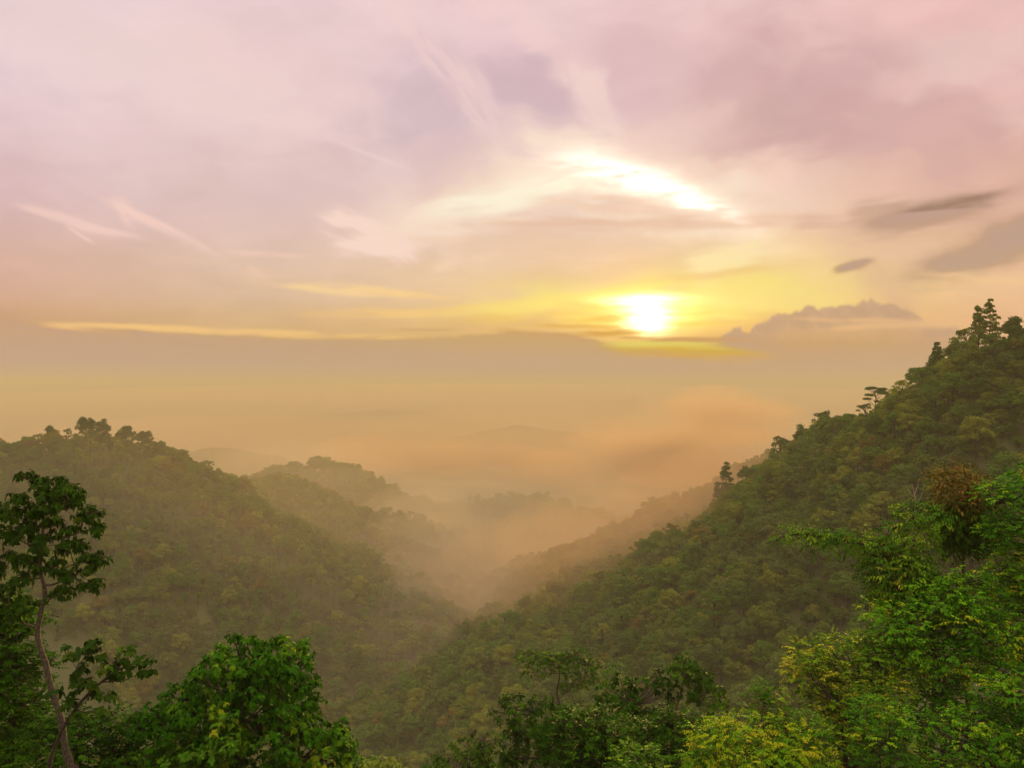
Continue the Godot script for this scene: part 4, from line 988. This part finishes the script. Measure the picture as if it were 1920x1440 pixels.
	plant("leafy_tree", "bright yellow-green tree at the right edge beside the russet top", [Vector3(14.43, -11.11, -24.00), Vector3(14.29, -8.37, -24.00), Vector3(14.07, -5.48, -24.00), Vector3(13.93, -4.04, -24.00)], .12,
		lobes_in(PackedVector2Array([Vector2(12.87, -2.81), Vector2(13.21, -2.71), Vector2(13.49, -2.53), Vector2(13.85, -2.31), Vector2(14.86, -2.02), Vector2(15.01, -7.79), Vector2(13.28, -7.65), Vector2(13.10, -6.64), Vector2(13.16, -5.63), Vector2(13.02, -4.91), Vector2(12.84, -4.62), Vector2(13.08, -4.04), Vector2(13.02, -3.32)]), -24.0, 1.6, .34, 150, .9),
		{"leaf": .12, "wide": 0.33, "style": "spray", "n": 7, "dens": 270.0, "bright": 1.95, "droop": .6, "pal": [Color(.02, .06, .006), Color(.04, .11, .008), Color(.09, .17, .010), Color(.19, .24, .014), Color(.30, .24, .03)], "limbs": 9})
	rng.seed = 20
	plant("leafy_tree", "lush green tree in the middle of the right-hand foreground", [Vector3(11.20, -10.65, -23.00), Vector3(11.17, -8.71, -23.00), Vector3(11.06, -7.19, -23.00)], .13,
		lobes_in(PackedVector2Array([Vector2(9.10, -5.95), Vector2(9.40, -5.62), Vector2(10.23, -5.81), Vector2(10.93, -5.12), Vector2(11.62, -4.98), Vector2(12.31, -4.84), Vector2(12.72, -5.26), Vector2(12.86, -6.64), Vector2(12.72, -7.88), Vector2(11.89, -7.81), Vector2(11.34, -8.44), Vector2(10.65, -8.30), Vector2(10.10, -7.88), Vector2(9.54, -7.47), Vector2(9.07, -6.78)]), -23.0, 1.5, .34, 130, .92),
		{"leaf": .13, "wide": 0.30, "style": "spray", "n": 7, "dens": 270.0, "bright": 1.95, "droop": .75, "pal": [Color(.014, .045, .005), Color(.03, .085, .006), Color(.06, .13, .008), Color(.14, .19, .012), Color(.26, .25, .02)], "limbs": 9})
	rng.seed = 21
	plant("leafy_shrub", "yellow-green bush at the bottom right in front of the dark gap", [Vector3(8.09, -9.09, -19.50), Vector3(8.09, -7.97, -19.50)], .05,
		lobes_in(PackedVector2Array([Vector2(7.46, -7.27), Vector2(7.68, -7.01), Vector2(8.09, -6.94), Vector2(8.50, -7.01), Vector2(8.68, -7.39), Vector2(8.79, -8.09), Vector2(8.56, -8.79), Vector2(7.50, -8.79)]), -19.5, .8, .24, 75, .7),
		{"leaf": .09, "wide": 0.32, "style": "spray", "n": 7, "dens": 222.8, "bright": 1.95, "droop": .5, "pal": fresh, "limbs": 5, "category": "shrub"})
	rng.seed = 22
	plant("leafy_shrub", "deep green bush filling the bottom right corner", [Vector3(11.22, -9.55, -20.50), Vector3(11.09, -8.38, -20.50)], .06,
		lobes_in(PackedVector2Array([Vector2(9.32, -7.77), Vector2(9.86, -7.52), Vector2(10.35, -7.64), Vector2(10.85, -7.40), Vector2(10.97, -7.03), Vector2(11.34, -6.60), Vector2(12.70, -6.41), Vector2(12.70, -9.31), Vector2(9.25, -9.31)]), -20.5, 1.1, .28, 150, .85),
		{"leaf": .105, "wide": 0.33, "style": "spray", "n": 7, "dens": 240.0, "bright": 1.95, "droop": .6, "pal": [Color(.012, .042, .004), Color(.022, .075, .006), Color(.045, .12, .008), Color(.10, .17, .012), Color(.22, .24, .02)], "limbs": 7, "category": "shrub"})

	rng.seed = 23
	plant("leafy_tree", "shadowed thicket tree filling the gap behind the bottom right bushes", [Vector3(12.66, -12.58, -27.00), Vector3(12.75, -11.04, -27.00), Vector3(12.83, -9.42, -27.00)], .1,
		lobes_in(PackedVector2Array([Vector2(9.42, -9.90), Vector2(10.39, -9.25), Vector2(11.69, -8.44), Vector2(12.99, -8.12), Vector2(14.61, -7.96), Vector2(16.72, -7.79), Vector2(16.72, -12.34), Vector2(9.42, -12.34)]), -27.0, 1.6, .42, 190, .7),
		{"leaf": .16, "wide": 0.30, "style": "spray", "n": 6, "dens": 128.2, "droop": .7, "pal": deep, "bright": 1.1, "limbs": 8})

# ---------------------------------------------------------------- mist
func make_mist() -> void:
	var n := 0
	var veils := []
	for a in [
		# thin veils far down the valley
		[Vector3(67.35, -125.08, -1600.00), Vector3(1300, 150, 500), .0005], [Vector3(-541.79, -122.67, -1700.00), Vector3(1000, 130, 500), .0008], [Vector3(-119.06, -158.75, -3300.00), Vector3(5600, 330, 2600), .00035], [Vector3(44.20, -75.77, -1050.00), Vector3(500, 110, 300), .0006], [Vector3(121.23, -64.94, -720.00), Vector3(240, 60, 180), .0012], [Vector3(10.82, -75.77, -900.00), Vector3(320, 60, 240), .0010],
		# drifting off the right spur
		[Vector3(125.77, -42.96, -470.00), Vector3(60, 40, 60), .0050], [Vector3(112.57, -53.40, -480.00), Vector3(70, 46, 60), .0060], [Vector3(97.23, -64.82, -490.00), Vector3(90, 55, 60), .0050], [Vector3(73.60, -81.27, -510.00), Vector3(120, 60, 60), .0036], [Vector3(44.62, -101.98, -530.00), Vector3(120, 60, 60), .0022], [Vector3(78.47, -75.77, -450.00), Vector3(90, 50, 50), .0020],
		[Vector3(45.70, -69.75, -400.00), Vector3(110, 46, 70), .0030], [Vector3(68.97, -53.40, -370.00), Vector3(80, 34, 50), .0030], [Vector3(22.73, -90.92, -420.00), Vector3(130, 60, 90), .0026], [Vector3(46.30, -77.87, -350.00), Vector3(110, 40, 60), .0016],
		[Vector3(-161.00, -71.56, -425.00), Vector3(300, 110, 50), .0022], [Vector3(-125.08, -90.68, -520.00), Vector3(220, 110, 60), .0024],
		# in the valley
		[Vector3(-49.07, -137.10, -480.00), Vector3(120, 60, 130), .0030], [Vector3(-65.66, -138.91, -420.00), Vector3(130, 50, 110), .0024], [Vector3(-33.67, -136.38, -560.00), Vector3(140, 80, 150), .0026], [Vector3(-94.05, -143.84, -460.00), Vector3(150, 50, 110), .0014], [Vector3(-24.53, -139.03, -680.00), Vector3(220, 130, 220), .0024], [Vector3(-49.67, -141.91, -590.00), Vector3(190, 110, 200), .0022], [Vector3(-72.16, -141.31, -500.00), Vector3(210, 90, 160), .0015], [Vector3(-4.69, -126.64, -780.00), Vector3(280, 110, 240), .0020], [Vector3(-153.94, -125.08, -800.00), Vector3(240, 100, 200), .0012], [Vector3(-197.23, -73.96, -820.00), Vector3(160, 50, 120), .0012], [Vector3(-136.38, -118.70, -420.00), Vector3(160, 50, 90), .0010],
	]:
		veils.append(a)
	# the ragged bright bank over the valley mouth, highest beside the right spur
	rng.seed = 606
	var spine := [Vector3(-192.42, -78.17, -1000.00), Vector3(-117.86, -76.61, -980.00), Vector3(-45.22, -78.00, -940.00), Vector3(21.17, -75.14, -880.00), Vector3(73.96, -64.10, -820.00), Vector3(114.25, -57.13, -760.00), Vector3(142.87, -43.30, -720.00), Vector3(155.74, -35.78, -700.00), Vector3(167.65, -44.98, -680.00)]
	var lift := [.4, .5, .6, .7, .8, .9, 1.5, 1.5, .9]
	for q in 40:
		var f := pow(rng.randf(), .75) * (spine.size() - 1.01)
		var i := int(f)
		var c: Vector3 = (spine[i] as Vector3).lerp(spine[i + 1], f - i)
		var r := rng.randf_range(14, 34)
		c += Vector3(rng.randf_range(-16, 16), rng.randf_range(-20, 14) * lift[i], rng.randf_range(-50, 50))
		veils.append([c, Vector3(r * rng.randf_range(2.0, 4.5), r * rng.randf_range(.8, 1.5), r * 3.0), rng.randf_range(.0018, .0048)])
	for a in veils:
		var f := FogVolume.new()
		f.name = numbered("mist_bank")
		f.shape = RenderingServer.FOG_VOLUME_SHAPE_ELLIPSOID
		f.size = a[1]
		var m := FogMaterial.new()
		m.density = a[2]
		m.albedo = Color(1.0, .86, .60) if n < 16 or n > 28 else Color(1.0, .94, .72)  # orange of the low sun tinted into the mist, paler in the valley
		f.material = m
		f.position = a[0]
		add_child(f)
		tag(f, "thin evening mist hanging over the valley, orange sunlight put into its colour", "mist", "mist banks over the valley", "stuff")
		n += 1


func _ready() -> void:
	rng.seed = 77
	var cam := Camera3D.new()
	cam.name = "camera"
	cam.fov = 2.0 * rad_to_deg(atan(720.0 / 1663.0))
	cam.near = .1
	cam.far = 60000.0
	add_child(cam)
	cam.current = true
	var e := Environment.new()
	e.background_mode = Environment.BG_SKY
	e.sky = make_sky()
	e.tonemap_mode = Environment.TONE_MAPPER_LINEAR
	e.tonemap_exposure = 1.8
	e.background_energy_multiplier = .556
	e.volumetric_fog_enabled = true
	e.volumetric_fog_density = .00032
	e.volumetric_fog_albedo = Color(1.0, .99, .75)
	e.volumetric_fog_anisotropy = -.5
	e.volumetric_fog_length = 3000.0
	e.sdfgi_enabled = true
	e.ssao_enabled = true
	e.ssil_enabled = true
	var we := WorldEnvironment.new()
	we.name = "environment"
	we.environment = e
	add_child(we)
	var sun := DirectionalLight3D.new()
	sun.name = "sun"
	sun.light_color = Color(1.0, .79, .46)
	sun.light_energy = 1.6
	sun.light_angular_distance = 2.0
	sun.shadow_enabled = true
	add_child(sun)
	sun.rotation = Vector3(deg_to_rad(-SUN_EL), deg_to_rad(180.0 - SUN_AZ), 0)
	bark = StandardMaterial3D.new()
	bark.vertex_color_use_as_albedo = true
	bark.roughness = .95
	var rough := FastNoiseLite.new()
	rough.seed = 9; rough.frequency = .03; rough.fractal_octaves = 5
	var grain := NoiseTexture2D.new()
	grain.width = 256; grain.height = 256; grain.seamless = true; grain.noise = rough
	var ramp := Gradient.new()
	ramp.set_color(0, Color(.30, .27, .24)); ramp.set_color(1, Color(1.0, .98, .92))
	grain.color_ramp = ramp
	bark.albedo_texture = grain
	bark.uv1_triplanar = true
	bark.uv1_scale = Vector3(4, 1.6, 4)
	make_terrain()
	make_forest()
	make_foreground()
	make_mist()
